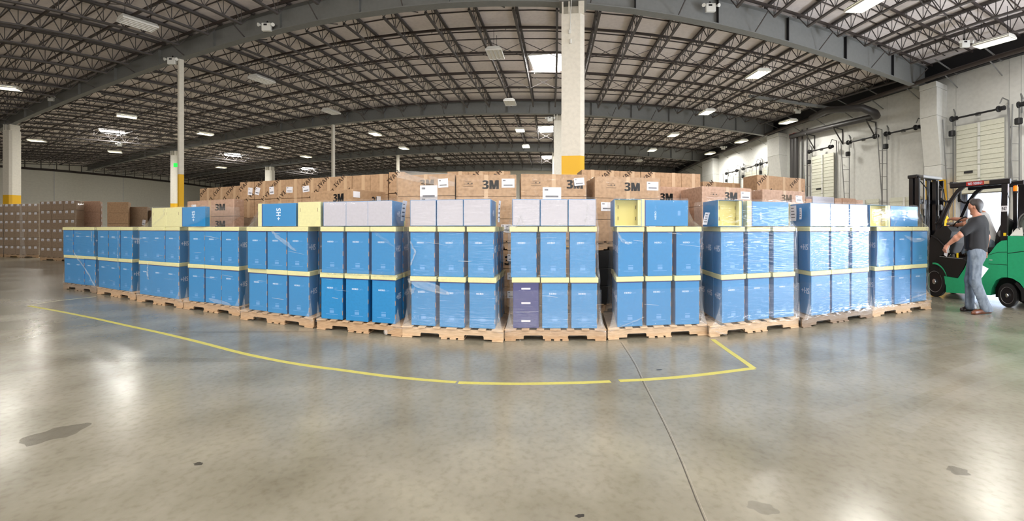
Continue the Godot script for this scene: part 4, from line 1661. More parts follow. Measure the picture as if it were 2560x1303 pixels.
func extras(l: Bay, n: int, o: Node3D, fr: Transform3D, f: float, e0: Array, e1: Array) -> void:
	match n:
		0:
			loose(o, fr, l, f, [[186, -62], [210, -95], [240, -146]], 0.05, M.film_bunch, "film_fold")
			loose(o, fr, l, f, [[229, -8], [231, -33]], 0.03, M.film_bunch, "film_fold")
		1:
			loose(o, fr, l, f, [[296, -8], [297, -100]], 0.03, M.film_thick, "film_fold")
		2:
			loose(o, fr, l, f, [[372, -85], [370, -115], [373, -128]], 0.05, M.film_bunch, "film_fold")
			loose(o, fr, l, f, [[330, -25], [345, -28], [358, -26]], 0.06, M.film_bunch, "film_fold")
			loose(o, fr, l, f, [[350, 2], [385, 8], [410, 30], [412, 48]], 0.05, M.film_thick, "film_fold")
		3:
			loose(o, fr, l, f, [[525, -178], [555, -186], [590, -200]], 0.1, M.film_bunch, "film_fold")
		4:
			loose(o, fr, l, f, [[682, -10], [705, -30], [740, -55]], 0.1, M.film_bunch, "film_fold")
			loose(o, fr, l, f, [[650, 40], [625, 0]], 0.16, M.film_thick, "film_fold")
		5:
			var x: float = e0[1]
			paper(o, fr, Vector3(x + 0.035, 1.57, -0.24), Vector3(0.06, 0, -1).normalized(), Vector3(0.12, 1, 0), 0.17, 0.26, 0.03)
			loose(o, fr, l, f, [[962, -262], [985, -250], [1004, -243]], 0.05, M.film_bunch, "film_knot")
			part("film_knot", Shape.new(fr).lathe([Vector2(0, -0.02), Vector2(0.03, -0.01), Vector2(0.035, 0.01), Vector2(0, 0.03)], Vector3(l.x_at(964, 0.03), l.rise_at(l.x_at(964, 0.03), 0.03, -261), 0.03), Vector3(1, 0.3, 0.2), 10), M.film_bunch, o)
			loose(o, fr, l, f, [[930, -2], [955, -25], [985, -45]], 0.07, M.film_thick, "film_fold")
		6:
			loose(o, fr, l, f, [[1022, -130], [1050, -140], [1085, -150], [1122, -163]], 0.16, M.film_bunch, "film_bunch")
			loose(o, fr, l, f, [[1024, -132], [1030, -160], [1040, -150]], 0.1, M.film_bunch, "film_bunch")
			loose(o, fr, l, f, [[1027, -35], [1040, -60], [1028, -92]], 0.05, M.film_bunch, "film_fold")
			paper(o, fr, Vector3(e1[1] + 0.03, 1.55, -0.16), Vector3(0.1, 0, -1).normalized(), Vector3(0.05, 1, 0), 0.12, 0.26, 0.02)
		7:
			loose(o, fr, l, f, [[1312, 2], [1302, 30], [1290, 0]], 0.03, M.film_thick, "film_fold")
			loose(o, fr, l, f, [[1470, 60], [1468, 30], [1462, 15]], 0.1, M.film_thick, "film_fold")
		8:
			loose(o, fr, l, f, [[1542, -8], [1553, -30], [1572, -40]], 0.07, M.film_bunch, "film_fold")
			loose(o, fr, l, f, [[1545, -248], [1580, -235], [1610, -222]], 0.02, M.film_bunch, "film_fold")
			paper(o, fr, Vector3(l.x_at(1765, -0.1), 1.47, -0.1), Vector3(0.8, 0, -0.6), Vector3(0.25, 1, 0).normalized(), 0.1, 0.16, 0.02)
		9:
			loose(o, fr, l, f, [[1880, 15], [1920, 35], [1970, 65]], 0.05, M.film_thick, "film_fold")
			loose(o, fr, l, f, [[1800, 20], [1830, 14], [1850, 18]], 0.05, M.film_bunch, "film_fold")
			loose(o, fr, l, f + 0.03, [[1788, -258], [1800, -262], [1815, -266]], 0.03, M.film_bunch, "film_fold")
		10:
			paper(o, fr, Vector3(e1[0] - 0.03, 1.56, -0.42), Vector3(-0.06, 0, 1).normalized(), Vector3(0, 1, 0), 0.2, 0.22, 0.02)
			paper(o, fr, Vector3(e1[0] - 0.035, 1.55, -0.2), Vector3(-0.06, 0, 1).normalized(), Vector3(0, 1, 0), 0.07, 0.16, 0.02)
			loose(o, fr, l, f, [[2120, -2], [2130, -25], [2170, -40]], 0.05, M.film_thick, "film_fold")
			loose(o, fr, l, f, [[2100, -65], [2115, -75], [2108, -100]], 0.04, M.film_thick, "film_fold")
		11:
			loose(o, fr, l, f, [[2230, -2], [2245, 30], [2255, 60]], 0.06, M.film_thick, "film_fold")
			loose(o, fr, l, f, [[2298, 40], [2310, 10], [2322, -10]], 0.14, M.film_thick, "film_fold")
			loose(o, fr, l, f, [[2260, -20], [2285, -32], [2310, -28]], 0.1, M.film_bunch, "film_fold")
			loose(o, fr, l, f, [[2240, -190], [2280, -175], [2320, -160]], 0.05, M.film_bunch, "film_fold")


# ---------------------------------------------------------------- brown cartons behind

func stack_frame(s0: float, s1: float, z: float, z1 := -1.0) -> Bay:
	if z1 < 0:
		z1 = z
	var a := unroll(Vector2(z * tan(bearing(s0)), z))
	var b := unroll(Vector2(z1 * tan(bearing(s1)), z1))
	return row_frame(a, b)


func brown(l: Bay, x0: float, x1: float, y0: float, y1: float, deep: float, mat: Material, z := 0.0) -> Array:   # a carton: its root still to be placed, its place
	var fr := Transform3D(l.at.basis, Vector3.ZERO)
	var o := Node3D.new()
	var w := x1 - x0
	var h := y1 - y0
	part("body", Shape.new(fr).box(Vector3(0, h / 2, -deep / 2), Vector3(w - 0.004, h - 0.003, deep - 0.004), 0.006), mat, o)
	return [o, l.at * Vector3((x0 + x1) / 2, y0, z), fr, w, h, deep]


func label_on(o: Node3D, fr: Transform3D, x: float, y: float, w: float, h: float, tilt := 0.0, z := 0.0) -> void:
	var c := Vector3(x, y, z + 0.001)
	var r := Vector3(cos(tilt), sin(tilt), 0)
	var u := Vector3(-sin(tilt), cos(tilt), 0)
	var s := Shape.new(fr * Transform3D(Basis(r, u, Vector3(0, 0, 1)), c))
	s.box(Vector3.ZERO, Vector3(w, h, 0.003))
	var p := part("paper_label", s, M.paper, o)
	var k := Shape.new(fr * Transform3D(Basis(r, u, Vector3(0, 0, 1)), c))
	k.box(Vector3(0, -h * 0.22, 0.0015), Vector3(w * 0.7, h * 0.14, 0.002))
	k.box(Vector3(-w * 0.3, h * 0.3, 0.0015), Vector3(w * 0.2, h * 0.12, 0.002))
	part("label_print", k, M.paper_ink, p)


func three_m(o: Node3D, fr: Transform3D, x: float, y: float, tall: float, mat: Material) -> void:
	var s := Shape.new(fr)
	for k in [-0.055, -0.02, 0.02, 0.055]:
		s.words("3M", Vector3(x + k * tall, y, 0.0), Vector3.RIGHT, Vector3.UP, tall, 900, tall * 1.8, 0.003)
	part("brand_mark", s, mat, o)


func faint_print(o: Node3D, fr: Transform3D, x: float, y: float) -> void:
	for k in 3:
		part("print_line", Shape.new(fr).box(Vector3(x, y + 0.035 * (k - 1), 0.0), Vector3(0.16 - 0.03 * k, 0.008, 0.002)), M.ink_faint, o)
	for k in [-1, 1]:
		part("print_mark", Shape.new(fr).box(Vector3(x + 0.03 + 0.03 * k, y + 0.01, 0.0005), Vector3(0.016, 0.02, 0.002)), M.ink, o)


func rear_stacks() -> void:
	var big := "large brown cartons in the second row"
	# ---- second row: wide cartons marked 3M on stacked pallets
	var z := 6.75
	var rows := [
		["a", 468, 585, 6.95, 1.93, 3], ["c", 993, 1137, z, 2.2, 3], ["d", 1140, 1291, z, 2.18, 3], ["e", 1302, 1466, z, 2.19, 3], ["f", 1487, 1650, z, 2.17, 3], ["h", 1755, 1879, z, 2.07, 3], ["i", 1906, 2013, z, 2.07, 3],
	]
	var where := {"a": "behind the fourth blue pallet", "c": "under loose film behind the seventh blue pallet", "d": "behind the gap right of the seventh blue pallet", "e": "behind the eighth blue pallet", "f": "behind the gap left of the ninth blue pallet", "h": "behind the tenth blue pallet", "i": "behind the left half of the eleventh blue pallet"}
	for r in rows:
		var l := stack_frame(r[1], r[2], r[3])
		var top: float = r[4]
		var hw := l.wide / 2
		var h := 0.345
		var mat: Material = M.kraft_pink if r[0] in ["a", "h", "i"] else M.kraft
		var y := top - h * 3
		var deep := 0.95 if r[0] != "a" else 0.35
		for k in 3:
			var b := brown(l, -hw, hw, y + h * k, y + h * (k + 1) - 0.002, deep, mat)
			var o: Node3D = b[0]
			var fr: Transform3D = b[2]
			var course: String = ["lowest of upper load", "second from top", "topmost"][k]
			if r[0] == "c":
				if k == 2:
					label_on(o, fr, 0.28, 0.2, 0.16, 0.14, 0.05)
					three_m(o, fr, 0.02, 0.2, 0.12, M.ink_faint)
				label_on(o, fr, 0.05, 0.22 if k == 1 else 0.05, 0.28, 0.24)
			elif r[0] in ["d", "e", "f", "a", "h"] and k >= 1:
				if k == 2 or r[0] == "a":
					three_m(o, fr, {"e": 0.33, "a": 0.28}.get(r[0], 0.07), 0.19, 0.135, M.ink)
					faint_print(o, fr, -0.28, 0.2)
				if r[0] == "a":
					label_on(o, fr, -0.44, 0.2, 0.13, 0.13)
				elif r[0] == "e":
					label_on(o, fr, 0.4 if k == 2 else 0.3, 0.23, 0.16, 0.12, 0.1, 0.004)
					if k == 2:
						label_on(o, fr, -0.03, 0.04, 0.29, 0.2)
				else:
					label_on(o, fr, hw - 0.13 if k == 2 else -hw + 0.2, 0.21, 0.2, 0.14)
			else:
				label_on(o, fr, hw - 0.16, 0.2, 0.16, 0.12)
				if r[0] == "i" and k == 2:
					three_m(o, fr, 0.05, 0.2, 0.13, M.ink_faint)
				if r[0] == "d":
					label_on(o, fr, 0.38, 0.19, 0.16, 0.12)
			part("flap_tape", Shape.new(fr).box(Vector3(0, b[4] / 2, -deep / 2), Vector3(0.06, b[4] + 0.002, deep + 0.002)), M.kraft_tape, o)
			put_thing(o, "brown_carton", b[1], "large brown carton, %s, %s" % [course, where[r[0]]], "carton", big)
		# upper pallet and the load below it
		var pl := Bay.new()
		pl.at = Transform3D(l.at.basis, l.at.origin + Vector3(0, y - 0.142, 0))
		pl.wide = l.wide
		pallet_of(pl, "upper wooden pallet between brown loads " + where[r[0]], M.wood, "pallets in the second row", deep)
		var y2: float = y - 0.143
		var h2 := (y2 - 0.141) / 3.0
		for k in 3:
			var b := brown(l, -hw, hw, 0.141 + h2 * k, 0.141 + h2 * (k + 1) - 0.002, deep, M.black_plastic if r[0] == "f" else mat)  # stack f stands in the dark gap; its shade is painted black
			var o: Node3D = b[0]
			if r[0] == "d":
				label_on(o, b[2], 0.4, h2 * 0.6, 0.14, 0.11)
				if k == 2:
					three_m(o, b[2], 0.42, h2 * 0.45, 0.14, M.ink)
			put_thing(o, "dark_gap_carton" if r[0] == "f" else "brown_carton", b[1], "%s carton, %s of lower load, %s" % ["black" if r[0] == "f" else "large brown", ["bottom", "middle", "top"][k], where[r[0]]], "carton", big)
		pallet_of(l, "bottom wooden pallet under brown loads " + where[r[0]], M.wood, "pallets in the second row", deep)
		# film
		var fm := base("stretch_film", l.at.origin, "clear film round the brown cartons " + where[r[0]], "stretch film", "stretch film on the second row")
		var s := Shape.new(Transform3D(l.at.basis, Vector3.ZERO))
		var rings := []
		for q in [[0.0, y - 0.1], [0.012, y + 0.05], [0.012, top - 0.45], [0.014, top - 0.2], [0.013, top - 0.03], [-0.02, top + 0.012]]:
			rings.append(ring_of(-hw - q[0], hw + q[0], -deep - q[0], q[0], q[1], 0.03, 60, r[3] + q[1]))
		skin(s, rings)
		part("film", s, M.film_thick if r[0] == "c" else M.film, fm)
		if r[0] == "c":
			var q := Shape.new(Transform3D(l.at.basis, Vector3.ZERO))
			q.sheet(14, 8, func(u, v): return Vector3(lerpf(-hw, hw, u), top + 0.05 * (1 - u) - 0.05 + lerpf(-0.04 - 0.22 * u, 0.09, v) * (1 - 0.4 * u), 0.03 + 0.02 * sin(u * 14 + v * 9) - 0.12 * v * v))
			part("loose_film", q, M.film_bunch, fm)
	# corner-on carton behind the fifth and sixth pallets
	var lb := stack_frame(775, 881, 7.0, 6.6)
	var hb := lb.wide / 2
	var yb := 1.99 - 0.4
	for k in 3:
		var b := brown(lb, -hb, hb, yb - 0.4 * k, yb - 0.4 * k + 0.398, 0.86, M.kraft)
		if k == 0:
			var fr: Transform3D = b[2]
			three_m(b[0], fr, 0.2, 0.27, 0.13, M.ink)
			label_on(b[0], fr, -0.2, 0.06, 0.12, 0.1)
			part("brand_mark", Shape.new(fr).words("3M", Vector3(hb, 0.22, -0.6), Vector3(0, 0, -1), Vector3.UP, 0.15, 900, 0.24, 0.003), M.ink, b[0])
			var w1 := Shape.new(fr * Transform3D(Basis(Vector3(0, 0, -1), Vector3.UP, Vector3(1, 0, 0)), Vector3(hb + 0.001, 0.31, -0.1)))
			w1.box(Vector3.ZERO, Vector3(0.16, 0.1, 0.003))
			w1.box(Vector3(0.56, -0.06, 0.003), Vector3(0.11, 0.12, 0.003))
			part("paper_label", w1, M.paper, b[0])
		put_thing(b[0], "brown_carton", b[1], "corner-on brown carton, %s, behind the fifth and sixth blue pallets" % ["topmost", "middle", "lower"][k], "carton", big)
	put_thing(brown(lb, -hb, hb, 0.0, yb - 0.802, 0.86, M.kraft_dull)[0], "brown_carton", lb.at.origin, "deep brown carton at the bottom, behind the fifth and sixth blue pallets", "carton", big)
	# a carton farther back between the ninth and tenth pallets, and low cartons behind the eleventh
	var lg := stack_frame(1630, 1737, 7.75)
	var hg := lg.wide / 2
	for k in 4:
		var b := brown(lg, -hg, hg, 2.14 - 0.5 * (k + 1), 2.14 - 0.5 * k - 0.002, 0.45, M.kraft_pink)
		if k == 0:
			three_m(b[0], b[2], -0.15, 0.3, 0.135, M.ink)
			label_on(b[0], b[2], 0.22, 0.3, 0.15, 0.14)
		put_thing(b[0], "brown_carton", b[1], "brown carton, %s down, farther back behind the right of the ninth blue pallet" % NTH[k], "carton", big)
	put_thing(brown(lg, -hg, hg, 0.0, 0.138, 0.45, M.wood)[0], "timber_bearer", lg.at.origin, "timber bearer under the farther brown stack behind the ninth blue pallet", "timber")
	var low := [[2015, 2030, 497], [2032, 2086, 492], [2088, 2105, 496], [2107, 2140, 496], [2140, 2158, 500]]
	for k in low.size():
		var d: Array = low[k]
		var l := stack_frame(d[0], d[1], 6.9)
		var far := -l.at.origin.z
		var t: float = EYE + (570 - d[2]) * far / UNIT
		var b := brown(l, -l.wide / 2, l.wide / 2, 1.35, t, 0.5, M.grey_card if k == 1 else M.kraft_pink)
		put_thing(b[0], "small_carton", b[1], "low %s carton behind the eleventh blue pallet, %s from the left" % ["white" if k == 1 else "tan", NTH[k]], "carton", "low cartons behind the eleventh pallet")
	var ls := stack_frame(2012, 2160, 6.9)
	for k in 3:
		put_thing(brown(ls, -ls.wide / 2, ls.wide / 2, 0.45 * k, 0.45 * (k + 1) - 0.002, 0.9, M.kraft_pink)[0], "brown_carton", ls.at * Vector3(0, 0.45 * k, 0), "wide tan carton, %s up, under the low cartons" % NTH[k], "carton", big)
	# ---- third row: tall tan cartons with slanted lettering
	var tan_runs := [
		["over the fourth and fifth pallets", [499, 533, 566, 598], 8.7, 2.4, 0.42, [1, 1, 1, 0]],
		["from the left column to the film draped carton", [599, 634.5, 674.5, 714, 754, 796, 837, 879.5, 925, 970], 8.3, 2.42, 0.42, [1, 1, 1, 0, 1, 1, 1, 0, 0]],
		["left of the film draped carton", [972, 1012], 8.1, 2.44, 0.42, [1]],
		["over the seventh pallet", [1118, 1170, 1222, 1276], 8.3, 2.44, 0.42, [0, 1, 1]],
		["right of the wide column", [1454, 1498, 1550, 1602, 1652, 1704, 1752], 8.3, 2.48, 0.45, [0, 1, 1, 1, 0, 0]],
		["in the dip right of the middle", [1757, 1805, 1852], 8.7, 2.39, 0.42, [1, 0]],
		["above the tenth and eleventh pallets", [1893, 1935, 1976, 2014], 7.9, 2.5, 0.46, [1, 0, 1]],
	]
	var seen_n := 0
	for run in tan_runs:
		var e: Array = run[1]
		var l := stack_frame(e[0], e[e.size() - 1], run[2])
		var courses := 2
		var h: float = run[4]
		for k in e.size() - 1:
			var x0 := l.x_at(e[k])
			var x1 := l.x_at(e[k + 1])
			for c in courses:
				var top: float = run[3] - h * c - 0.006 * absf(sin(k * 3.0 + seen_n))
				var b := brown(l, x0, x1, run[3] - h * (c + 1), top - 0.002, 0.6, M.kraft if c == 0 or run[2] > 8.0 else M.kraft_pink, -0.012 * absf(sin(k * 2.1)))
				var o: Node3D = b[0]
				var fr: Transform3D = b[2]
				var w: float = b[3]
				if run[5][k] == 1 and c == 0:
					part("slant_lettering", Shape.new(fr).words("IYAH", Vector3(-w * 0.22, h * 0.76, 0), Vector3(1, 0.95, 0), Vector3(-0.95, 1, 0), 0.085, 800, 0.3, 0.002), M.ink_brown, o)
					part("slant_lettering", Shape.new(fr).words("HYI", Vector3(w * 0.22, h * 0.16, 0), Vector3(1, 0.95, 0), Vector3(-0.95, 1, 0), 0.085, 800, 0.24, 0.002), M.ink_brown, o)
				part("flap_tape", Shape.new(fr).box(Vector3(w * 0.12, (top - run[3] + h * (c + 1)) / 2, -0.3), Vector3(0.07, top - run[3] + h * (c + 1) + 0.001, 0.6 + 0.002)), M.kraft_tape, o)
				if e.size() > 8 and c == 0 and k < 5 or e.size() == 5 and k == 3:
					label_on(o, fr, [0.1, -0.12, -0.16, -0.1, -0.1][k], h * 0.45, 0.12 if k < 3 else 0.16, 0.17 if k < 3 else 0.13, [-0.1, -0.25, 0.05, -0.05, 0.1][k])
				elif e.size() > 8 and c == 1 and k == 1:
					label_on(o, fr, 0.0, h * 0.4, 0.16, 0.12, 0.08)
				put_thing(o, "tan_carton", b[1], "tan carton, %s course, %s from left %s" % [["top", "second"][c], NTH[k], run[0]], "carton", "tan cartons with slanted lettering")
		var lowest: float = run[3] - h * courses
		var fr2 := Transform3D(l.at.basis, Vector3.ZERO)
		var s := Shape.new(fr2)
		for k in e.size() - 1:
			for c in 3:
				s.box(Vector3((l.x_at(e[k]) + l.x_at(e[k + 1])) / 2, lowest * (c + 0.5) / 3.0, -0.31), Vector3(l.x_at(e[k + 1]) - l.x_at(e[k]) - 0.006, lowest / 3.0 - 0.003, 0.6), 0.006)
		single("tan_carton_courses", s, M.kraft_dull, "hidden lower courses of tan cartons %s" % run[0], "cartons", "", "stuff", l.at.origin)
		seen_n += 1


func far_stacks() -> void:
	# two wrapped loads with rows of white labels, then plain cartons towards the blue row
	var loads := [[-52, 71, 8, 72.5, "first"], [9, 73, 97, 75, "second"], [99, 80.5, 190, 84, "third"]]
	for i in 3:
		var d: Array = loads[i]
		var l := row_frame(on_floor(d[0], d[1]), on_floor(d[2], d[3]))
		pallet_of(l, "wooden pallet under the %s labelled brown load from the left edge" % d[4], M.wood, "pallets under the far left stacks", 1.0)
		var hw := l.wide / 2
		var h := 0.385
		var wdt := l.wide / 3
		for c in 6:
			for k in 3:
				if i == 0 and k == 0:
					continue
				var b := brown(l, -hw + wdt * k, -hw + wdt * (k + 1), 0.141 + h * c, 0.141 + h * (c + 1) - 0.003, 0.8, M.kraft_dull, -0.02 * absf(sin(c * 2.0 + k + i)))
				for q in [-0.26, 0.22]:
					label_on(b[0], b[2], q * wdt, h * 0.84, 0.12, 0.1)
				put_thing(b[0], "labelled_carton", b[1], "dull brown carton, two white labels, %s of %s course, %s load from left edge" % [["left", "middle", "right"][k], NTH[c], d[4]], "carton", "labelled brown cartons at the far left")
		var fm := base("stretch_film", l.at.origin, "shiny clear film round the %s labelled brown load from left" % d[4], "stretch film", "film on the far left stacks")
		var s := Shape.new(Transform3D(l.at.basis, Vector3.ZERO))
		var rings := []
		for q in [[0.03, 0.1], [0.02, 0.5], [0.015, 1.2], [0.02, 1.9], [0.015, 2.44], [-0.05, 2.47]]:
			rings.append(ring_of(-hw - q[0], hw + q[0], -0.85, q[0], q[1], 0.04, 60, i + q[1]))
		skin(s, rings)
		part("film", s, M.film_thick if i == 1 else M.film, fm)
		if i == 1:
			var t := Shape.new(Transform3D(l.at.basis, Vector3.ZERO))
			var xr := l.x_at(52)
			t.sheet(4, 16, func(u, v): return Vector3(xr + (u - 0.5) * lerpf(0.34, 0.1, sqrt(v)) + 0.12 * (1 - v), lerpf(0.02, 2.42, v), 0.05 + 0.03 * sin(u * 8 + v * 20)))
			part("film_tail", t, M.film_bunch, fm)
	# plain cartons: left, right, nearness, top, courses
	var tall := [[194, 250, 78, 503, 5, "biggest pinkish"], [268, 321, 79, 505, 5, "broad tan"], [323, 368, 77, 517, 4, "drab olive brown"], [370, 384, 76, 526, 4, "narrowest dark brown"]]
	for d in tall:
		var l := row_frame(on_floor(d[0], d[2]), on_floor(d[1], d[2] + 0.6))
		var hw := l.wide / 2
		var far := -l.at.origin.z
		var top: float = EYE + (570 - d[3]) * far / UNIT
		var n: int = d[4]
		var h: float = (top - 0.141) / n
		for c in n:
			var b := brown(l, -hw, hw, 0.141 + h * c, 0.141 + h * (c + 1) - 0.003, 0.9, [M.kraft_pink, M.kraft, M.kraft_dull, M.kraft_dull][tall.find(d)])
			if d[2] == 77 and c == n - 2:
				label_on(b[0], b[2], hw - 0.15, h * 0.7, 0.14, 0.24, -0.15)
			if d[2] == 78:
				for q in [0.25, 0.7]:
					var w1 := Shape.new(b[2] * Transform3D(Basis(Vector3(0, 0, -1), Vector3.UP, Vector3(1, 0, 0)), Vector3(hw + 0.001, h * q, -0.6)))
					w1.box(Vector3.ZERO, Vector3(0.16, 0.12, 0.003))
					part("paper_label", w1, M.paper, b[0])
			put_thing(b[0], "plain_carton", b[1], "%s carton, %s course up, behind the left end of the blue row" % [d[5], NTH[c]], "carton", "plain cartons behind the left end of the blue row")
		pallet_of(l, "wooden pallet under the %s cartons at the left" % d[5], M.wood, "pallets under the far left stacks", 0.9)


# ---------------------------------------------------------------- forklift

func forklift() -> void:
	var rear := Vector3(8.398, 0, -7.361)
	var fr := frame_of(Vector3.ZERO, Vector3(0.0669, 0, 0.6548), Vector3(-1.4746, 0, 0.7777) * 0.55)
	var o := base("forklift", rear, "green and black counterbalance forklift facing the wrapped pallets, amber beacon lit", "forklift")
	# x grows to the rear, z towards the viewer, the near flank at z = 0
	var body := []
	for p in [[-1.44, 0.115], [-0.36, 0.17], [-0.33, 0.3], [-0.24, 0.44], [-0.12, 0.5], [0.0, 0.51], [0.0, 1.14], [-0.12, 1.13], [-0.22, 1.07], [-0.33, 0.95], [-0.42, 0.87], [-0.55, 0.84], [-0.8, 0.82], [-0.9, 0.72], [-0.97, 0.6], [-1.13, 0.41], [-1.58, 0.43], [-1.5, 0.36], [-1.44, 0.24]]:
		body.append(Vector2(p[0], p[1]))
	part("chassis", Shape.new(fr).extrude(body, -1.1, 0.0), M.green, o)
	var groove := Shape.new(fr)
	groove.box(Vector3(-0.2, 0.72, 0.0), Vector3(0.4, 0.008, 0.006))
	groove.tube([Vector3(0.0, 0.94, 0.0), Vector3(-0.2, 0.93, 0.0), Vector3(-0.42, 0.87, 0.0)], 0.004, 4)
	part("panel_seam", groove, M.black_plastic, o)
	part("latch", Shape.new(fr).box(Vector3(-0.35, 0.79, 0.002), Vector3(0.07, 0.012, 0.006)), M.white_metal, o)
	part("flank_lamp", Shape.new(fr).box(Vector3(-0.52, 0.6, 0.003), Vector3(0.06, 0.07, 0.01), 0.003), M.red, o)
	part("flank_lamp", Shape.new(fr).box(Vector3(-0.9, 0.62, 0.003), Vector3(0.05, 0.1, 0.01), 0.003), M.red, o)
	var cw := []
	for p in [[0.015, 0.51], [0.12, 0.5], [0.26, 0.44], [0.34, 0.36], [0.62, 0.36], [0.68, 0.5], [0.7, 0.8], [0.68, 1.1], [0.6, 1.2], [0.03, 1.215], [0.015, 1.2]]:
		cw.append(Vector2(p[0], p[1]))
	var weight := part("counterweight", Shape.new(fr).extrude(cw, -1.1, 0.01), M.green, o)
	part("crease", Shape.new(fr).tube([Vector3(0.02, 0.92, 0.01), Vector3(0.3, 0.96, 0.01), Vector3(0.68, 0.97, 0.01)], 0.006, 4), M.black_plastic, weight)
	var low := []
	for p in [[0.3, 0.14], [0.62, 0.16], [0.66, 0.36], [0.32, 0.36], [0.2, 0.45], [0.16, 0.42], [0.28, 0.3]]:
		low.append(Vector2(p[0], p[1]))
	part("rear_skirt", Shape.new(fr).extrude(low, -1.08, 0.006), M.black_plastic, o)
	part("wheel_well", Shape.new(fr).box(Vector3(0.0, 0.33, -0.4), Vector3(0.66, 0.4, 0.4)), M.rubber, o)
	for w in [[0.0, 0.205, 0.205], [-1.75, 0.3, 0.3]]:
		for side in [0.0, -0.92]:
			var wh := Shape.new(fr)
			var c := Vector3(w[0], w[1], side)
			var r: float = w[2]
			wh.lathe([Vector2(0.0, -0.16), Vector2(r * 0.9, -0.16), Vector2(r, -0.14), Vector2(r, -0.02), Vector2(r * 0.95, 0.0), Vector2(r * 0.72, 0.004), Vector2(r * 0.68, -0.015), Vector2(0, -0.015)], c, Vector3(0, 0, 1), 36)
			var tyre := part("wheel", wh, M.rubber, o)
			var hub := Shape.new(fr)
			hub.lathe([Vector2(r * 0.66, -0.016), Vector2(r * 0.62, 0.0), Vector2(r * 0.3, -0.006), Vector2(0, -0.006)], c, Vector3(0, 0, 1), 30)
			part("rim", hub, M.black_paint, tyre)
			part("ring", Shape.new(fr).lathe([Vector2(r * 0.7, -0.012), Vector2(r * 0.69, 0.004), Vector2(r * 0.66, 0.0)], c, Vector3(0, 0, 1), 30), M.steel, tyre)
			part("hub_cap", Shape.new(fr).lathe([Vector2(r * 0.18, -0.01), Vector2(r * 0.17, 0.02), Vector2(r * 0.1, 0.03), Vector2(0, 0.032)], c, Vector3(0, 0, 1), 18), M.chrome, tyre)
	# step, floor and cowl
	var step_ := []
	for p in [[-1.62, 0.44], [-1.13, 0.42], [-0.98, 0.61], [-0.92, 0.74], [-1.0, 0.78], [-1.62, 0.8]]:
		step_.append(Vector2(p[0], p[1]))
	part("step_well", Shape.new(fr).extrude(step_, -1.06, 0.012), M.black_plastic, o)
	part("step_edge", Shape.new(fr).tube([Vector3(-1.6, 0.8, 0.015), Vector3(-1.3, 0.785, 0.015), Vector3(-1.0, 0.78, 0.015)], 0.008, 4), M.steel, o)
	var cowl := []
	for p in [[-1.62, 0.44], [-1.62, 0.8], [-1.5, 0.84], [-1.38, 1.05], [-1.3, 1.28], [-1.42, 1.38], [-1.55, 1.39], [-1.68, 1.28], [-1.86, 1.18], [-2.0, 0.95], [-1.95, 0.62], [-1.74, 0.5]]:
		cowl.append(Vector2(p[0], p[1]))
	part("front_cowl", Shape.new(fr).extrude(cowl, -1.08, -0.02), M.black_plastic, o)
	part("cowl_lip", Shape.new(fr).tube([Vector3(-1.86, 1.2, -0.02), Vector3(-1.68, 1.14, 0.0), Vector3(-1.5, 1.02, 0.0), Vector3(-1.42, 0.88, 0.0)], 0.014, 6), M.black_paint, o)
	var fend := []
	for k in 9:
		var a := PI * 0.12 + PI * 0.42 * k / 8.0
		fend.append(Vector3(-1.75 + cos(a) * 0.36, 0.28 + sin(a) * 0.36, -0.12))
	var fs := Shape.new(fr)
	for i in fend.size() - 1:
		fs.hexa([fend[i], fend[i + 1], fend[i + 1] + Vector3(0, 0, 0.14), fend[i] + Vector3(0, 0, 0.14), fend[i] + Vector3(0, 0.03, 0), fend[i + 1] + Vector3(0, 0.03, 0), fend[i + 1] + Vector3(0, 0.03, 0.14), fend[i] + Vector3(0, 0.03, 0.14)])
	part("fender", fs, M.green, o)
	for k in 5:
		part("pedal_part", Shape.new(fr).box(Vector3(-1.62 + 0.07 * k, 0.9 + 0.03 * (k % 3) - 0.03 * k, -0.2 + 0.06 * (k % 2)), Vector3(0.05, 0.07, 0.04), 0.008), [M.chrome, M.steel, M.white_metal][k % 3], o)
	var clip := Shape.new(fr)
	clip.hexa([Vector3(-1.48, 0.83, 0.03), Vector3(-1.4, 0.8, 0.03), Vector3(-1.4, 0.8, 0.02), Vector3(-1.48, 0.83, 0.02), Vector3(-1.42, 1.04, 0.03), Vector3(-1.3, 1.06, 0.03), Vector3(-1.3, 1.06, 0.02), Vector3(-1.42, 1.04, 0.02)])
	part("data_card", clip, M.paper, o)
	part("caution_label", Shape.new(fr).box(Vector3(-1.13, 0.84, 0.02), Vector3(0.05, 0.09, 0.006)), M.vest, o)
	# steering
	var sw := Vector3(-1.33, 1.46, -0.5)
	var ring := []
	for k in 25:
		var a := TAU * k / 24
		ring.append(sw + Vector3(cos(a) * 0.15, cos(a) * 0.1, 0) + Vector3(0, 0, sin(a) * 0.18))
	part("steering_wheel", Shape.new(fr).tube(ring, 0.014, 8, false), M.black_plastic, o)
	part("steering_column", Shape.new(fr).tube([sw, sw + Vector3(-0.15, -0.22, 0)], 0.035, 8), M.black_plastic, o)
	part("display", Shape.new(fr).box(Vector3(-1.5, 1.43, -0.35), Vector3(0.14, 0.06, 0.2), 0.02), M.steel, o)
	# seat
	var sb := Shape.new(fr)
	sb.tube([Vector3(-0.5, 0.98, -0.55), Vector3(-0.38, 1.1, -0.55), Vector3(-0.25, 1.32, -0.55), Vector3(-0.15, 1.5, -0.55)], [0.1, 0.13, 0.14, 0.1], 14)
	part("seat_back", sb, M.seat, o)
	part("seat_cushion", Shape.new(fr).box(Vector3(-0.65, 0.93, -0.55), Vector3(0.55, 0.14, 0.5), 0.05), M.seat, o)
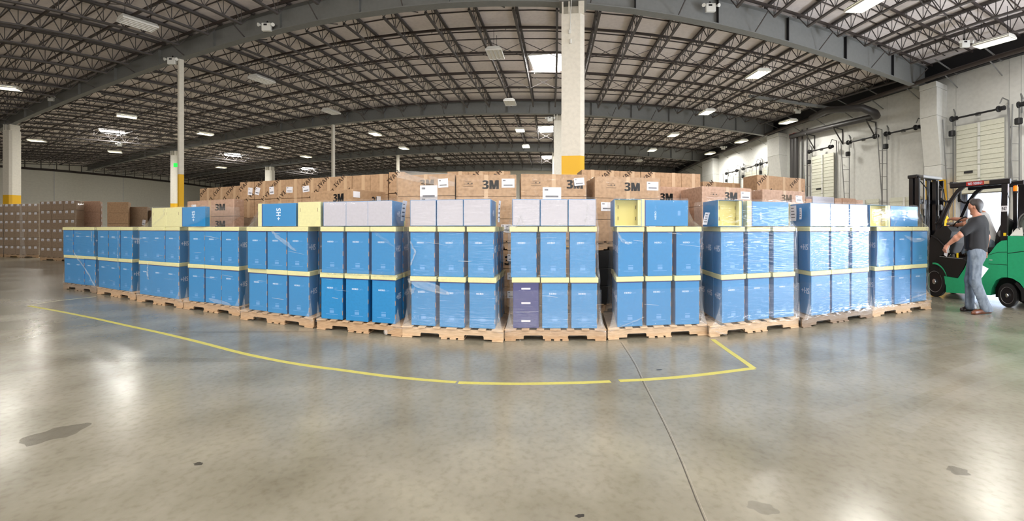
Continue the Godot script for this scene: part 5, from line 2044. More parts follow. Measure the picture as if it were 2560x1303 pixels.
	part("seat_deck", Shape.new(fr).box(Vector3(-0.4, 0.86, -0.55), Vector3(0.75, 0.06, 0.95), 0.02), M.black_plastic, o)
	part("seat_lever", Shape.new(fr).lathe([Vector2(0, 0), Vector2(0.05, 0.005), Vector2(0.055, 0.03), Vector2(0, 0.045)], Vector3(-0.26, 1.25, -0.3), Vector3(0, 0, 1), 14), M.steel, o)
	# overhead guard
	for side in [-0.06, -1.0]:
		part("rear_pillar", Shape.new(fr).hexa([Vector3(-0.16, 1.13, side - 0.05), Vector3(-0.02, 1.13, side - 0.05), Vector3(-0.02, 1.13, side + 0.03), Vector3(-0.16, 1.13, side + 0.03), Vector3(-0.13, 2.12, side - 0.05), Vector3(0.0, 2.12, side - 0.05), Vector3(0.0, 2.12, side + 0.03), Vector3(-0.13, 2.12, side + 0.03)]), M.black_paint, o)
		var fp := Shape.new(fr)
		fp.tube([Vector3(-0.8, 2.15, side), Vector3(-1.0, 2.13, side), Vector3(-1.17, 2.03, side), Vector3(-1.35, 1.85, side), Vector3(-1.54, 1.54, side), Vector3(-1.76, 1.18, side), Vector3(-1.95, 0.85, side)], 0.052, 4, true, 0.5)
		part("front_pillar", fp, M.black_paint, o)
		part("roof_rail", Shape.new(fr).box(Vector3(-0.65, 2.15, side), Vector3(1.4, 0.1, 0.09), 0.015), M.black_paint, o)
		var mx := -1.52 if side > -0.5 else -1.5
		part("mirror", Shape.new(fr).box(Vector3(mx - 0.06, 2.0, side + 0.05), Vector3(0.1, 0.25, 0.06), 0.02), M.black_plastic, o)
		part("mirror_glass", Shape.new(fr).box(Vector3(mx - 0.03, 2.0, side + 0.082), Vector3(0.03, 0.14, 0.01), 0.004), M.chrome, o)
		part("mirror_arm", Shape.new(fr).tube([Vector3(mx - 0.05, 1.9, side + 0.05), Vector3(mx + 0.05, 1.86, side + 0.05), Vector3(mx + 0.17, 1.85, side)], 0.022, 6), M.black_paint, o)
	for k in 7:
		part("roof_bar", Shape.new(fr).box(Vector3(-0.25 - 0.15 * k, 2.17, -0.53), Vector3(0.035, 0.04, 0.9), 0.006), M.black_paint, o)
	part("roof_cross", Shape.new(fr).box(Vector3(-1.32, 2.19, -0.53), Vector3(0.1, 0.07, 1.0), 0.015), M.black_paint, o)
	var pl := part("unit_plate", Shape.new(fr).box(Vector3(-0.07, 1.68, -0.027), Vector3(0.13, 0.1, 0.004)), M.paper, o)
	part("unit_number", Shape.new(fr).words("947", Vector3(-0.07, 1.68, -0.024), Vector3.RIGHT, Vector3.UP, 0.06, 700, 0.1, 0.002), M.ink, pl)
	var red := part("red_sign", Shape.new(fr).box(Vector3(-0.72, 2.155, -0.013), Vector3(0.42, 0.075, 0.004)), M.red, o)
	part("sign_words", Shape.new(fr).words("WE-100861", Vector3(-0.72, 2.155, -0.01), Vector3.RIGHT, Vector3.UP, 0.045, 700, 0.34, 0.002), M.print, red)
	part("maker_plate", Shape.new(fr).box(Vector3(-0.45, 2.155, -0.013), Vector3(0.12, 0.055, 0.004)), M.kraft_tape, o)
	part("caution_label", Shape.new(fr).box(Vector3(-0.06, 1.24, -0.027), Vector3(0.06, 0.05, 0.004)), M.vest, o)
	part("grab_handle", Shape.new(fr).tube([Vector3(-1.42, 1.86, 0.0), Vector3(-1.41, 1.8, 0.05), Vector3(-1.6, 1.48, 0.05), Vector3(-1.68, 1.43, 0.04), Vector3(-1.74, 1.45, 0.0)], 0.02, 8), M.black_paint, o)
	# light post, beacon and gas bottle at the back
	part("light_post", Shape.new(fr).box(Vector3(-0.06, 1.7, -0.6), Vector3(0.09, 1.0, 0.06), 0.01), M.black_paint, o)
	part("light_bar", Shape.new(fr).box(Vector3(0.02, 2.14, -0.5), Vector3(0.3, 0.07, 0.1), 0.01), M.black_paint, o)
	var bc := part("beacon", Shape.new(fr).lathe([Vector2(0.045, 0), Vector2(0.05, 0.03), Vector2(0.045, 0.09), Vector2(0.0, 0.1)], Vector3(0.06, 1.98, -0.3), Vector3.UP, 16), M.amber, o)
	part("beacon_base", Shape.new(fr).lathe([Vector2(0.055, -0.03), Vector2(0.055, 0.0), Vector2(0, 0.0)], Vector3(0.06, 1.98, -0.3), Vector3.UP, 16), M.black_plastic, bc)
	part("wire", Shape.new(fr).tube([Vector3(-0.02, 2.0, -0.02), Vector3(0.03, 1.9, 0.02), Vector3(0.05, 1.8, -0.02), Vector3(0.02, 1.78, -0.1)], 0.006, 6), M.rubber, o)
	var tk := Vector3(0.36, 1.42, -0.3)
	var gas := part("gas_bottle", Shape.new(fr).lathe([Vector2(0, -0.75), Vector2(0.12, -0.74), Vector2(0.17, -0.66), Vector2(0.17, 0.1), Vector2(0.155, 0.16), Vector2(0.12, 0.17), Vector2(0.115, 0.14), Vector2(0, 0.13)], tk, Vector3(0, 0, 1), 28), M.tank, o)
	part("bottle_ring", Shape.new(fr).lathe([Vector2(0.185, 0.06), Vector2(0.185, 0.2), Vector2(0.165, 0.2), Vector2(0.16, 0.12)], tk, Vector3(0, 0, 1), 28), M.steel, gas)
	part("bottle_cradle", Shape.new(fr).box(tk + Vector3(0, -0.17, -0.2), Vector3(0.4, 0.06, 0.6), 0.02), M.black_paint, o)
	part("cradle_flap", Shape.new(fr).hexa([Vector3(0.04, 1.22, -0.05), Vector3(0.3, 1.22, -0.05), Vector3(0.3, 1.22, -0.08), Vector3(0.04, 1.22, -0.08), Vector3(0.14, 1.34, -0.12), Vector3(0.26, 1.36, -0.12), Vector3(0.26, 1.36, -0.15), Vector3(0.14, 1.34, -0.15)]), M.white_metal, o)
	# mast and carriage
	for side in [-0.1, -1.0]:
		for x in [-2.3, -2.48]:
			part("mast_upright", Shape.new(fr).box(Vector3(x, 1.3, side), Vector3(0.13, 2.24, 0.09), 0.01), M.black_paint, o)
		part("lift_cylinder", Shape.new(fr).tube([Vector3(-2.15, 0.4, side - 0.08 if side > -0.5 else side + 0.08), Vector3(-2.15, 1.6, side - 0.08 if side > -0.5 else side + 0.08)], 0.035, 10), M.black_plastic, o)
		part("lift_rod", Shape.new(fr).tube([Vector3(-2.15, 1.6, side - 0.08 if side > -0.5 else side + 0.08), Vector3(-2.15, 2.35, side - 0.08 if side > -0.5 else side + 0.08)], 0.02, 8), M.steel, o)
		part("hose", Shape.new(fr).tube([Vector3(-2.2, 2.3, side + 0.02), Vector3(-2.02, 2.15, side + 0.03), Vector3(-1.97, 1.9, side + 0.03), Vector3(-2.02, 1.4, side + 0.03), Vector3(-2.08, 0.9, side)], 0.014, 6), M.rubber, o)
		part("tilt_bracket", Shape.new(fr).box(Vector3(-2.12, 1.78, side + 0.02), Vector3(0.1, 0.12, 0.08), 0.02), M.steel, o)
	part("mast_head", Shape.new(fr).box(Vector3(-2.42, 2.41, -0.55), Vector3(0.3, 0.07, 1.05), 0.012), M.black_paint, o)
	part("mast_crown", Shape.new(fr).box(Vector3(-2.2, 2.4, -0.6), Vector3(0.16, 0.06, 1.0), 0.012), M.steel, o)
	part("mast_plate", Shape.new(fr).box(Vector3(-2.33, 1.35, -1.08), Vector3(0.5, 2.0, 0.04), 0.01), M.black_paint, o)
	part("mast_plate", Shape.new(fr).box(Vector3(-2.5, 1.5, -0.3), Vector3(0.05, 1.8, 0.46), 0.01), M.black_paint, o)
	part("mast_plate", Shape.new(fr).box(Vector3(-2.4, 1.3, -0.14), Vector3(0.3, 2.2, 0.05), 0.01), M.black_paint, o)
	for y in [0.5, 1.25, 1.9]:
		part("mast_tie", Shape.new(fr).box(Vector3(-2.42, y, -0.55), Vector3(0.1, 0.1, 0.9), 0.01), M.black_paint, o)
	for z in [-0.4, -0.48, -0.62, -0.7]:
		part("lift_chain", Shape.new(fr).box(Vector3(-2.3, 1.5, z), Vector3(0.02, 1.7, 0.025)), M.dark_metal, o)
	part("centre_cylinder", Shape.new(fr).tube([Vector3(-2.35, 0.3, -0.55), Vector3(-2.35, 1.9, -0.55)], 0.05, 10), M.black_plastic, o)
	for k in 3:
		part("carriage_bar", Shape.new(fr).box(Vector3(-2.62, 0.35 + 0.35 * k, -0.55), Vector3(0.06, 0.1, 1.1), 0.01), M.black_paint, o)
	for k in 6:
		part("load_rest_bar", Shape.new(fr).box(Vector3(-2.64, 1.25, -0.08 - 0.19 * k), Vector3(0.04, 0.8, 0.035), 0.006), M.black_paint, o)
	for z in [-0.25, -0.85]:
		part("fork", Shape.new(fr).box(Vector3(-2.95, 0.06, z), Vector3(0.62, 0.04, 0.1), 0.01), M.dark_metal, o)


# ---------------------------------------------------------------- people

class Flesh:     # a skin drawn smoothly round tapered limbs
	var bones := []
	var cuts := []

	func limb(a: Vector3, b: Vector3, ra: float, rb: float, k := 0.03, flat_ := Vector3.ZERO, q := 1.0) -> void:
		bones.append([a, b, ra, rb, k, flat_, q])

	func cut(at: Vector3, away: Vector3) -> void:     # drops what lies on the side that away points to
		cuts.append([at, away.normalized()])

	func put(s: Shape, cell: float) -> void:
		var lo := Vector3.ONE * 1e9
		var hi := -lo
		for b in bones:
			var r: float = maxf(b[2], b[3]) + cell * 3
			for p in [b[0], b[1]]:
				lo = lo.min(p - Vector3.ONE * r)
				hi = hi.max(p + Vector3.ONE * r)
		var nx := int(ceil((hi.x - lo.x) / cell)) + 1
		var ny := int(ceil((hi.y - lo.y) / cell)) + 1
		var nz := int(ceil((hi.z - lo.z) / cell)) + 1
		var f := PackedFloat32Array()
		f.resize(nx * ny * nz)
		f.fill(1.0)
		for b in bones:
			var a: Vector3 = b[0]
			var d: Vector3 = b[1] - b[0]
			var dd := maxf(d.length_squared(), 1e-9)
			var ra: float = b[2]
			var rb: float = b[3]
			var k: float = b[4]
			var fl: Vector3 = b[5]
			var q: float = b[6] - 1.0
			var m := maxf(ra, rb) + k + cell * 2
			var p0 := ((a.min(b[1]) - Vector3.ONE * m - lo) / cell).floor()
			var p1 := ((a.max(b[1]) + Vector3.ONE * m - lo) / cell).ceil()
			for z in range(maxi(0, int(p0.z)), mini(nz - 1, int(p1.z)) + 1):
				for y in range(maxi(0, int(p0.y)), mini(ny - 1, int(p1.y)) + 1):
					var at := (z * ny + y) * nx
					for x in range(maxi(0, int(p0.x)), mini(nx - 1, int(p1.x)) + 1):
						var p := lo + Vector3(x, y, z) * cell - a
						var t := clampf(p.dot(d) / dd, 0.0, 1.0)
						var e := p - d * t
						if q != 0.0:
							e += fl * (q * e.dot(fl))
						var v := e.length() - lerpf(ra, rb, t)
						var w := f[at + x]
						var h := maxf(k - absf(w - v), 0.0) / k
						f[at + x] = minf(w, v) - h * h * k * 0.25
		for c in cuts:
			for z in nz:
				for y in ny:
					var at := (z * ny + y) * nx
					for x in nx:
						if f[at + x] < 0.1:
							f[at + x] = maxf(f[at + x], (lo + Vector3(x, y, z) * cell - c[0]).dot(c[1]))
		var ids := PackedInt32Array()
		ids.resize(nx * ny * nz)
		ids.fill(-1)
		var verts := PackedVector3Array()
		var off := [0, 1, nx, nx + 1, nx * ny, nx * ny + 1, nx * ny + nx, nx * ny + nx + 1]
		for z in nz - 1:
			for y in ny - 1:
				var at := (z * ny + y) * nx
				for x in nx - 1:
					var i := at + x
					var neg := 0
					for o in 8:
						if f[i + off[o]] < 0.0:
							neg += 1
					if neg == 0 or neg == 8:
						continue
					var sum := Vector3.ZERO
					var n := 0
					for o in 8:
						for bit in [1, 2, 4]:
							if o & bit:
								continue
							var va := f[i + off[o]]
							var vb := f[i + off[o | bit]]
							if (va < 0.0) != (vb < 0.0):
								var t := va / (va - vb)
								var c := Vector3(o & 1, (o >> 1) & 1, (o >> 2) & 1)
								if bit == 1:
									c.x = t
								elif bit == 2:
									c.y = t
								else:
									c.z = t
								sum += c
								n += 1
					ids[i] = verts.size()
					verts.append(lo + (Vector3(x, y, z) + sum / n) * cell)
		s.soft = 1
		var sx := 1
		var sy := nx
		var sz := nx * ny
		for z in range(1, nz - 1):
			for y in range(1, ny - 1):
				var at := (z * ny + y) * nx
				for x in range(1, nx - 1):
					var i := at + x
					var v := f[i] < 0.0
					if v != (f[i + sx] < 0.0):
						ring4(s, verts, ids, i, i - sy, i - sy - sz, i - sz, v)
					if v != (f[i + sy] < 0.0):
						ring4(s, verts, ids, i, i - sz, i - sx - sz, i - sx, v)
					if v != (f[i + sz] < 0.0):
						ring4(s, verts, ids, i, i - sx, i - sx - sy, i - sy, v)
		s.soft = -1

	func ring4(s: Shape, verts: PackedVector3Array, ids: PackedInt32Array, a: int, b: int, c: int, d: int, out: bool) -> void:
		if ids[a] < 0 or ids[b] < 0 or ids[c] < 0 or ids[d] < 0:
			return
		if out:
			s.quad(verts[ids[a]], verts[ids[b]], verts[ids[c]], verts[ids[d]])
		else:
			s.quad(verts[ids[d]], verts[ids[c]], verts[ids[b]], verts[ids[a]])


func hand(f: Flesh, wrist: Vector3, reach: Vector3, palm: Vector3, thumb_side: Vector3, curl: float) -> void:
	# reach: where the fingers point, palm: the way the palm faces, thumb_side: across towards the thumb
	var r := reach.normalized()
	var t := (thumb_side - r * thumb_side.dot(r)).normalized()
	var p := (palm - r * palm.dot(r) - t * palm.dot(t)).normalized()
	var k := wrist + r * 0.085
	for i in 4:
		var c := t * (0.03 - 0.02 * i)
		f.limb(wrist + c * 0.6 + r * 0.015, k + c, 0.014, 0.012, 0.012)
		var len_: float = [0.068, 0.076, 0.07, 0.054][i]
		var d1 := (r + p * curl * 0.7).normalized()
		var d2 := (r * (1.0 - curl * 0.8) + p * curl * 1.2).normalized()
		var d3 := (r * (0.7 - curl * 1.3) + p * curl * 1.2).normalized()
		var spread := t * (0.006 - 0.004 * i)
		var a := k + c
		var b := a + d1 * len_ * 0.45 + spread
		var e := b + d2 * len_ * 0.32
		f.limb(a, b, 0.0095, 0.0088, 0.006)
		f.limb(b, e, 0.0088, 0.0082, 0.005)
		f.limb(e, e + d3 * len_ * 0.28, 0.0082, 0.007, 0.005)
	var th := wrist + r * 0.028 + t * 0.026
	var t1 := th + (r * 0.8 + t * 0.8 + p * 0.3).normalized() * 0.036
	var t2 := t1 + (r * 0.9 + t * 0.25 + p * 0.5).normalized() * 0.03
	f.limb(wrist + r * 0.012 + t * 0.012, th, 0.015, 0.0135, 0.01)
	f.limb(th, t1, 0.0125, 0.0105, 0.008)
	f.limb(t1, t2, 0.0105, 0.0085, 0.005)


func head_of(f: Flesh, c: Vector3, face: Vector3, up: Vector3) -> void:    # c: middle of the head; face: where the face looks
	var r := face.normalized()
	var u := (up - r * up.dot(r)).normalized()
	var s := r.cross(u)
	f.limb(c + u * 0.035 - r * 0.03, c + u * 0.035 + r * 0.025, 0.088, 0.082, 0.03, s, 1.15)
	f.limb(c + r * 0.035 - u * 0.01, c + r * 0.045 - u * 0.085, 0.062, 0.036, 0.04, s, 1.0)       # cheeks to chin
	f.limb(c + r * 0.08 + u * 0.03, c + r * 0.082 + u * 0.03, 0.03, 0.03, 0.03)                    # brow
	f.limb(c + r * 0.092 + u * 0.012, c + r * 0.112 - u * 0.018, 0.008, 0.0125, 0.012)             # nose
	f.limb(c + r * 0.083 - u * 0.052 - s * 0.018, c + r * 0.083 - u * 0.052 + s * 0.018, 0.009, 0.009, 0.008)   # lips
	f.limb(c + r * 0.07 - u * 0.09, c + r * 0.072 - u * 0.092, 0.02, 0.02, 0.02)                   # chin
	for e in [-1.0, 1.0]:
		f.limb(c + s * e * 0.076 - r * 0.012 + u * 0.02, c + s * e * 0.08 - r * 0.006 - u * 0.02, 0.014, 0.009, 0.006, s, 1.6)
		f.limb(c + r * 0.078 + s * e * 0.032 + u * 0.008, c + r * 0.079 + s * e * 0.033 + u * 0.008, 0.012, 0.012, 0.006)


func hair_of(f: Flesh, c: Vector3, face: Vector3, up: Vector3) -> void:
	var r := face.normalized()
	var u := (up - r * up.dot(r)).normalized()
	var s := r.cross(u)
	f.limb(c + u * 0.05 - r * 0.04, c + u * 0.055 + r * 0.02, 0.094, 0.085, 0.03, s, 1.1)
	f.limb(c - r * 0.06 + u * 0.03, c - r * 0.06 - u * 0.05, 0.075, 0.05, 0.03, s, 1.05)
	f.limb(c + r * 0.06 + u * 0.1, c + r * 0.03 + u * 0.11, 0.028, 0.04, 0.03)
	f.cut(c + r * 0.02 + u * 0.02, r * 0.85 - u * 0.75)


func shoe(s: Shape, heel: Vector3, toe: Vector3, tall: float) -> void:
	var f := Flesh.new()
	var d := toe - heel
	f.limb(heel + Vector3(0, 0.05, 0), heel + d * 0.35 + Vector3(0, 0.06, 0), 0.042, 0.045, 0.03)
	f.limb(heel + d * 0.3 + Vector3(0, 0.05, 0), heel + d * 0.78 + Vector3(0, 0.032, 0), 0.045, 0.042, 0.03)
	f.limb(heel + d * 0.78 + Vector3(0, 0.032, 0), heel + d * 0.92 + Vector3(0, 0.028, 0), 0.042, 0.032, 0.02)
	f.limb(heel + Vector3(0, 0.06, 0), heel + Vector3(0, tall, 0) + d * 0.08, 0.042, 0.04, 0.03)
	f.cut(Vector3(0, 0.004, 0), Vector3.DOWN)
	f.put(s, 0.009)


func people() -> void:
	walker()
	driver()
	worker()


func walker() -> void:
	# x to the right of the view, y up, z towards the viewer; he faces left and a little away
	var b := bearing(2440)
	var at := on_floor(2440, 213)
	var fr := frame_of(Vector3.ZERO, Vector3.RIGHT, Vector3(-b, 0, 1))
	var o := base("person", at, "person in black polo shirt and blue jeans standing before the forklift, hand reaching down", "person", "people at the forklift")
	var head := Vector3(-0.012, 1.672, 0.0)
	var face := Vector3(-1, -0.05, -0.28)
	var sh_n := Vector3(0.0, 1.44, 0.17)
	var sh_f := Vector3(0.09, 1.44, -0.17)
	var el_n := Vector3(-0.235, 1.25, 0.24)
	var wr_n := Vector3(-0.43, 1.095, 0.16)
	var el_f := Vector3(0.19, 1.2, -0.2)
	var wr_f := Vector3(0.16, 0.99, -0.16)
	var skin := Flesh.new()
	head_of(skin, head, face, Vector3(0.02, 1, 0))
	skin.limb(head + Vector3(0.02, -0.06, 0), Vector3(0.04, 1.47, 0), 0.058, 0.068, 0.03)
	skin.limb(Vector3(0.04, 1.44, 0.0), Vector3(0.03, 1.05, 0.0), 0.12, 0.12, 0.05)
	skin.limb(sh_n, el_n, 0.055, 0.045, 0.03)
	skin.limb(el_n, el_n.lerp(wr_n, 0.35), 0.044, 0.046, 0.03)
	skin.limb(el_n.lerp(wr_n, 0.35), wr_n, 0.046, 0.029, 0.03)
	skin.limb(sh_f, el_f, 0.055, 0.044, 0.03)
	skin.limb(el_f, wr_f, 0.043, 0.028, 0.03)
	var s := Shape.new(fr)
	skin.put(s, 0.011)
	var hn := Flesh.new()
	hn.limb(wr_n.lerp(el_n, 0.1), wr_n, 0.029, 0.026, 0.01)
	hand(hn, wr_n, Vector3(-0.55, -0.8, 0.0), Vector3(0.5, -0.4, -0.7), Vector3(-0.6, 0.4, -0.6), 0.55)
	hn.put(s, 0.0042)
	var hf := Flesh.new()
	hf.limb(wr_f.lerp(el_f, 0.1), wr_f, 0.028, 0.026, 0.01)
	hand(hf, wr_f, Vector3(-0.15, -1, 0.1), Vector3(-0.3, 0, 1), Vector3(-1, 0, -0.2), 0.5)
	hf.put(s, 0.0042)
	part("body", s, M.skin, o)
	var hr := Flesh.new()
	hair_of(hr, head, face, Vector3(0.02, 1, 0))
	s = Shape.new(fr)
	hr.put(s, 0.008)
	part("hair", s, M.hair, o)
	var shirt := Flesh.new()
	shirt.limb(Vector3(0.035, 1.42, -0.08), Vector3(0.02, 1.42, 0.08), 0.135, 0.135, 0.06)
	shirt.limb(Vector3(0.03, 1.42, 0), Vector3(0.0, 1.2, 0), 0.155, 0.172, 0.08)
	shirt.limb(Vector3(0.0, 1.2, 0), Vector3(0.0, 1.0, 0), 0.172, 0.168, 0.08)
	shirt.limb(Vector3(0.1, 1.36, 0), Vector3(0.1, 1.14, 0), 0.1, 0.09, 0.06)
	shirt.limb(Vector3(0.045, 1.54, 0), Vector3(0.045, 1.48, 0), 0.07, 0.085, 0.05)
	shirt.limb(sh_n, sh_n.lerp(el_n, 0.75), 0.078, 0.075, 0.05)
	shirt.limb(sh_f, sh_f.lerp(el_f, 0.7), 0.078, 0.07, 0.05)
	for k in 5:
		shirt.limb(Vector3(0.13 - 0.05 * k, 1.36, 0.12 + 0.01 * k), Vector3(0.15 - 0.06 * k, 1.06, 0.1 + 0.012 * k), 0.02, 0.026, 0.03)
	shirt.limb(Vector3(0.0, 1.06, 0), Vector3(0.0, 0.98, 0), 0.176, 0.18, 0.05)
	shirt.cut(Vector3(0, 0.992, 0), Vector3(-0.14, -1, 0))
	shirt.cut(Vector3(0.04, 1.535, 0), Vector3(-0.25, 1, 0))
	s = Shape.new(fr)
	shirt.put(s, 0.012)
	part("polo_shirt", s, M.shirt, o)
	var belt := Shape.new(fr)
	var ring := []
	for k in 25:
		var a := TAU * k / 24
		ring.append(Vector3(0.0 + cos(a) * 0.163, 1.012 + cos(a) * 0.012, sin(a) * 0.155))
	part("belt", belt.tube(ring, 0.018, 6, false), M.leather_dark, o)
	var j := Flesh.new()
	j.limb(Vector3(0.0, 1.0, 0.05), Vector3(0.0, 1.0, -0.05), 0.14, 0.14, 0.05)
	j.limb(Vector3(0.03, 0.92, 0.06), Vector3(0.03, 0.92, -0.06), 0.135, 0.135, 0.05)
	var hp_n := Vector3(0.0, 0.9, 0.085)
	var hp_f := Vector3(-0.02, 0.9, -0.09)
	var kn_n := Vector3(-0.015, 0.52, 0.08)
	var kn_f := Vector3(-0.1, 0.52, -0.12)
	var an_n := Vector3(0.155, 0.1, 0.07)
	var an_f := Vector3(-0.1, 0.1, -0.15)
	j.limb(hp_n, kn_n, 0.118, 0.092, 0.05)
	j.limb(kn_n, an_n, 0.088, 0.082, 0.04)
	j.limb(an_n + Vector3(-0.02, 0.02, 0), an_n + Vector3(0.05, -0.05, 0), 0.075, 0.07, 0.04)
	j.limb(hp_f, kn_f, 0.112, 0.088, 0.05)
	j.limb(kn_f, an_f, 0.085, 0.078, 0.04)
	j.limb(an_f, an_f + Vector3(0.02, -0.05, 0), 0.078, 0.07, 0.03)
	for k in 7:
		j.limb(kn_n.lerp(an_n, 0.15 + 0.12 * k) + Vector3(-0.07, 0, 0.05), kn_n.lerp(an_n, 0.1 + 0.12 * k) + Vector3(0.07, -0.03, 0.06), 0.016, 0.02, 0.03)
		j.limb(hp_n.lerp(kn_n, 0.1 + 0.12 * k) + Vector3(0.08, 0.03, 0.05), hp_n.lerp(kn_n, 0.16 + 0.12 * k) + Vector3(-0.03, 0, 0.09), 0.018, 0.02, 0.03)
	j.cut(Vector3(0, 1.035, 0), Vector3(-0.1, 1, 0))
	j.cut(Vector3(0, 0.035, 0), Vector3(0, -1, 0))
	s = Shape.new(fr)
	j.put(s, 0.012)
	part("jeans", s, M.denim, o)
	s = Shape.new(fr)
	shoe(s, Vector3(0.21, 0, 0.07), Vector3(-0.07, 0, 0.12), 0.12)
	part("shoe", s, M.leather, o)
	s = Shape.new(fr)
	shoe(s, Vector3(-0.03, 0, -0.15), Vector3(-0.25, 0, -0.16), 0.12)
	part("shoe", s, M.leather_dark, o)
	var pap := Shape.new(fr)
	var c := [Vector3(0.02, 0.80, -0.06), Vector3(0.2, 0.7, -0.04), Vector3(0.07, 0.53, -0.02), Vector3(-0.08, 0.64, -0.04)]
	pap.sheet(5, 5, func(u, v): return c[3].lerp(c[2], u).lerp(c[0].lerp(c[1], u), v) + Vector3(0, 0, 0.015 * sin(u * 3.0)))
	single("paper_sheet", pap, M.paper, "white paper sheet held low behind the leg of the person in black", "paper", "", "", at)


func driver() -> void:
	var rear := Vector3(8.398, 0, -7.361)
	var k := 1.0
	# seated on the forklift, in its own directions: x to the rear, z towards the viewer
	var fr := frame_of(Vector3.ZERO, Vector3(0.0669, 0, 0.6548), Vector3(-1.4746, 0, 0.7777) * 0.55)
	var o := base("person", rear + fr.basis * Vector3(-0.62, 0, -0.55) + Vector3(0, 0.0, 0), "person in pale grey shirt seated at the forklift wheel, mostly hidden", "person", "people at the forklift")
	var mv := func(x: float, y: float, z: float) -> Vector3: return Vector3(x + 0.62, y, z)
	var head: Vector3 = mv.call(-0.97, 1.735, 0.0)
	var face := Vector3(-1, 0, 0.1)
	var f := Flesh.new()
	head_of(f, head, face, Vector3.UP)
	f.limb(head + Vector3(0.02, -0.06, 0), mv.call(-0.84, 1.55, 0.0), 0.055, 0.065, 0.03)
	f.limb(mv.call(-0.78, 1.56, 0.0), mv.call(-0.6, 1.1, 0.0), 0.12, 0.13, 0.05)
	var sn: Vector3 = mv.call(-0.78, 1.55, 0.19)
	var en: Vector3 = mv.call(-1.1, 1.42, 0.28)
	var wn: Vector3 = mv.call(-1.42, 1.4, 0.14)
	var sf: Vector3 = mv.call(-0.78, 1.55, -0.19)
	var ef: Vector3 = mv.call(-1.15, 1.5, -0.05)
	var wf: Vector3 = mv.call(-1.5, 1.53, 0.1)
	f.limb(sn, en, 0.055, 0.045, 0.03)
	f.limb(en, wn, 0.045, 0.03, 0.03)
	f.limb(sf, ef, 0.055, 0.045, 0.03)
	f.limb(ef, wf, 0.045, 0.032, 0.03)
	var s := Shape.new(fr)
	f.put(s, 0.013)
	var h1 := Flesh.new()
	h1.limb(wn.lerp(en, 0.1), wn, 0.03, 0.026, 0.01)
	hand(h1, wn, Vector3(-1, 0.0, 0.1), Vector3(0, -1, 0.2), Vector3(0, 0.3, -1), 0.4)
	h1.put(s, 0.0045)
	var h2 := Flesh.new()
	h2.limb(wf.lerp(ef, 0.1), wf, 0.03, 0.026, 0.01)
	hand(h2, wf, Vector3(-1, -0.1, 0.1), Vector3(0, -1, 0), Vector3(0, 0.2, 1), 0.75)
	h2.put(s, 0.0045)
	part("body", s, M.skin, o)
	var hr := Flesh.new()
	hair_of(hr, head, face, Vector3.UP)
	s = Shape.new(fr)
	hr.put(s, 0.01)
	part("hair", s, M.hair, o)
	var t := Flesh.new()
	t.limb(mv.call(-0.79, 1.49, 0.1), mv.call(-0.79, 1.49, -0.1), 0.12, 0.12, 0.05)
	t.limb(mv.call(-0.76, 1.5, 0.0), mv.call(-0.58, 1.12, 0.0), 0.155, 0.165, 0.08)
	t.limb(mv.call(-0.58, 1.12, 0.0), mv.call(-0.55, 1.04, 0.0), 0.165, 0.15, 0.05)
	t.limb(sn, sn.lerp(en, 0.7), 0.075, 0.07, 0.05)
	t.limb(sf, sf.lerp(ef, 0.7), 0.075, 0.07, 0.05)
	s = Shape.new(fr)
	t.put(s, 0.015)
	part("grey_shirt", s, M.shirt_grey, o)
	var j := Flesh.new()
	j.limb(mv.call(-0.55, 1.05, 0.08), mv.call(-0.55, 1.05, -0.08), 0.12, 0.12, 0.05)
	for z in [0.12, -0.12]:
		j.limb(mv.call(-0.58, 1.06, z), mv.call(-1.05, 1.1, z), 0.1, 0.08, 0.05)
		j.limb(mv.call(-1.05, 1.1, z), mv.call(-1.2, 0.88, z), 0.075, 0.06, 0.04)
	s = Shape.new(fr)
	j.put(s, 0.015)
	part("trousers", s, M.denim, o)
	for z in [0.12, -0.12]:
		s = Shape.new(Transform3D(fr.basis, Vector3(0, 0.79, 0)))
		shoe(s, mv.call(-1.17, 0, z), mv.call(-1.4, 0, z), 0.1)
		part("shoe", s, M.leather_dark, o)
	part("wrist_watch", Shape.new(fr).tube([wn + Vector3(0.04, 0.0, 0.0), wn + Vector3(0.02, 0.0, 0.0)], 0.033, 12), M.black_plastic, o)


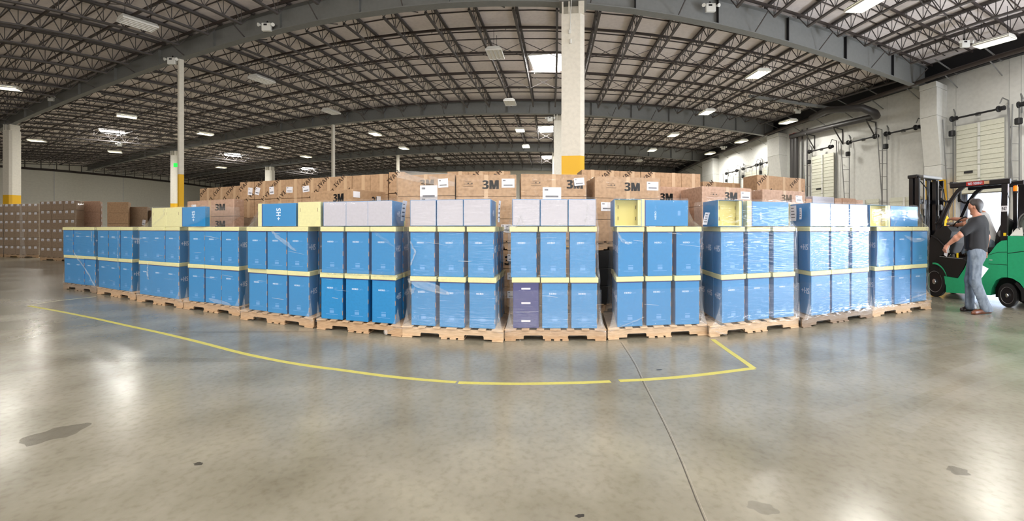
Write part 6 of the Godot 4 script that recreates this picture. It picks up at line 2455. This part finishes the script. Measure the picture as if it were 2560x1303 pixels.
func worker() -> void:
	var far := 16.4
	var b := bearing(2355)
	var at := Vector3(b * far, 0.36, -far)
	var step_up := Shape.new()
	for k in 3:
		step_up.box(Vector3(0, 0.17 * k + 0.01, 0), Vector3(1.0, 0.02, 0.9), 0.004)
	for k in [-0.45, 0.0, 0.45]:
		step_up.box(Vector3(k, 0.17, 0), Vector3(0.08, 0.34, 0.88), 0.004)
	single("timber_platform", step_up, M.wood, "low timber platform under the person in yellow by the pilaster", "platform", "", "", Vector3(at.x, 0, at.z))
	var fr := frame_of(Vector3.ZERO, Vector3.RIGHT, Vector3(-b, 0, 1))
	var o := base("person", at, "person in yellow shirt, purple cap and khaki trousers behind the forklift mast", "person", "people at the forklift")
	var head := Vector3(0.0, 1.6, 0.0)
	var face := Vector3(0.7, 0, 0.7)
	var f := Flesh.new()
	head_of(f, head, face, Vector3.UP)
	f.limb(head + Vector3(0, -0.06, 0), Vector3(0, 1.4, 0), 0.055, 0.065, 0.03)
	f.limb(Vector3(0, 1.38, 0), Vector3(0, 0.95, 0), 0.11, 0.12, 0.05)
	for e in [-1.0, 1.0]:
		f.limb(Vector3(e * 0.18, 1.36, 0), Vector3(e * 0.23, 1.1, 0.02), 0.052, 0.043, 0.03)
		f.limb(Vector3(e * 0.23, 1.1, 0.02), Vector3(e * 0.16, 0.95, 0.18), 0.042, 0.029, 0.03)
	var s := Shape.new(fr)
	f.put(s, 0.014)
	for e in [-1.0, 1.0]:
		var h := Flesh.new()
		hand(h, Vector3(e * 0.16, 0.95, 0.18), Vector3(-e * 0.4, -0.3, 0.9), Vector3(-e, 0, 0), Vector3(0, 1, 0), 0.5)
		h.put(s, 0.005)
	part("body", s, M.skin, o)
	var c := Flesh.new()
	c.limb(head + Vector3(-0.01, 0.06, -0.01), head + Vector3(0.01, 0.062, 0.01), 0.096, 0.096, 0.03)
	c.limb(head + Vector3(0.05, 0.05, 0.05), head + Vector3(0.11, 0.04, 0.11), 0.05, 0.045, 0.02, Vector3.UP, 4.0)
	c.cut(head + Vector3(0, 0.035, 0), Vector3(0.1, -1, 0.1))
	s = Shape.new(fr)
	c.put(s, 0.012)
	part("cap", s, M.cap, o)
	var t := Flesh.new()
	t.limb(Vector3(0.08, 1.35, 0), Vector3(-0.08, 1.35, 0), 0.12, 0.12, 0.05)
	t.limb(Vector3(0, 1.34, 0), Vector3(0, 0.96, 0), 0.16, 0.17, 0.08)
	for e in [-1.0, 1.0]:
		t.limb(Vector3(e * 0.18, 1.36, 0), Vector3(e * 0.22, 1.18, 0.01), 0.075, 0.07, 0.05)
	t.cut(Vector3(0, 0.93, 0), Vector3.DOWN)
	s = Shape.new(fr)
	t.put(s, 0.014)
	part("yellow_shirt", s, M.vest, o)
	var j := Flesh.new()
	j.limb(Vector3(0.06, 0.92, 0), Vector3(-0.06, 0.92, 0), 0.13, 0.13, 0.05)
	for e in [-1.0, 1.0]:
		j.limb(Vector3(e * 0.09, 0.88, 0), Vector3(e * 0.1, 0.48, 0.01), 0.105, 0.08, 0.04)
		j.limb(Vector3(e * 0.1, 0.48, 0.01), Vector3(e * 0.11, 0.08, 0), 0.075, 0.065, 0.04)
	s = Shape.new(fr)
	j.put(s, 0.015)
	part("trousers", s, M.khaki, o)
	for e in [-1.0, 1.0]:
		s = Shape.new(fr)
		shoe(s, Vector3(e * 0.11, 0, -0.06), Vector3(e * 0.13, 0, 0.2), 0.1)
		part("shoe", s, M.leather_dark, o)
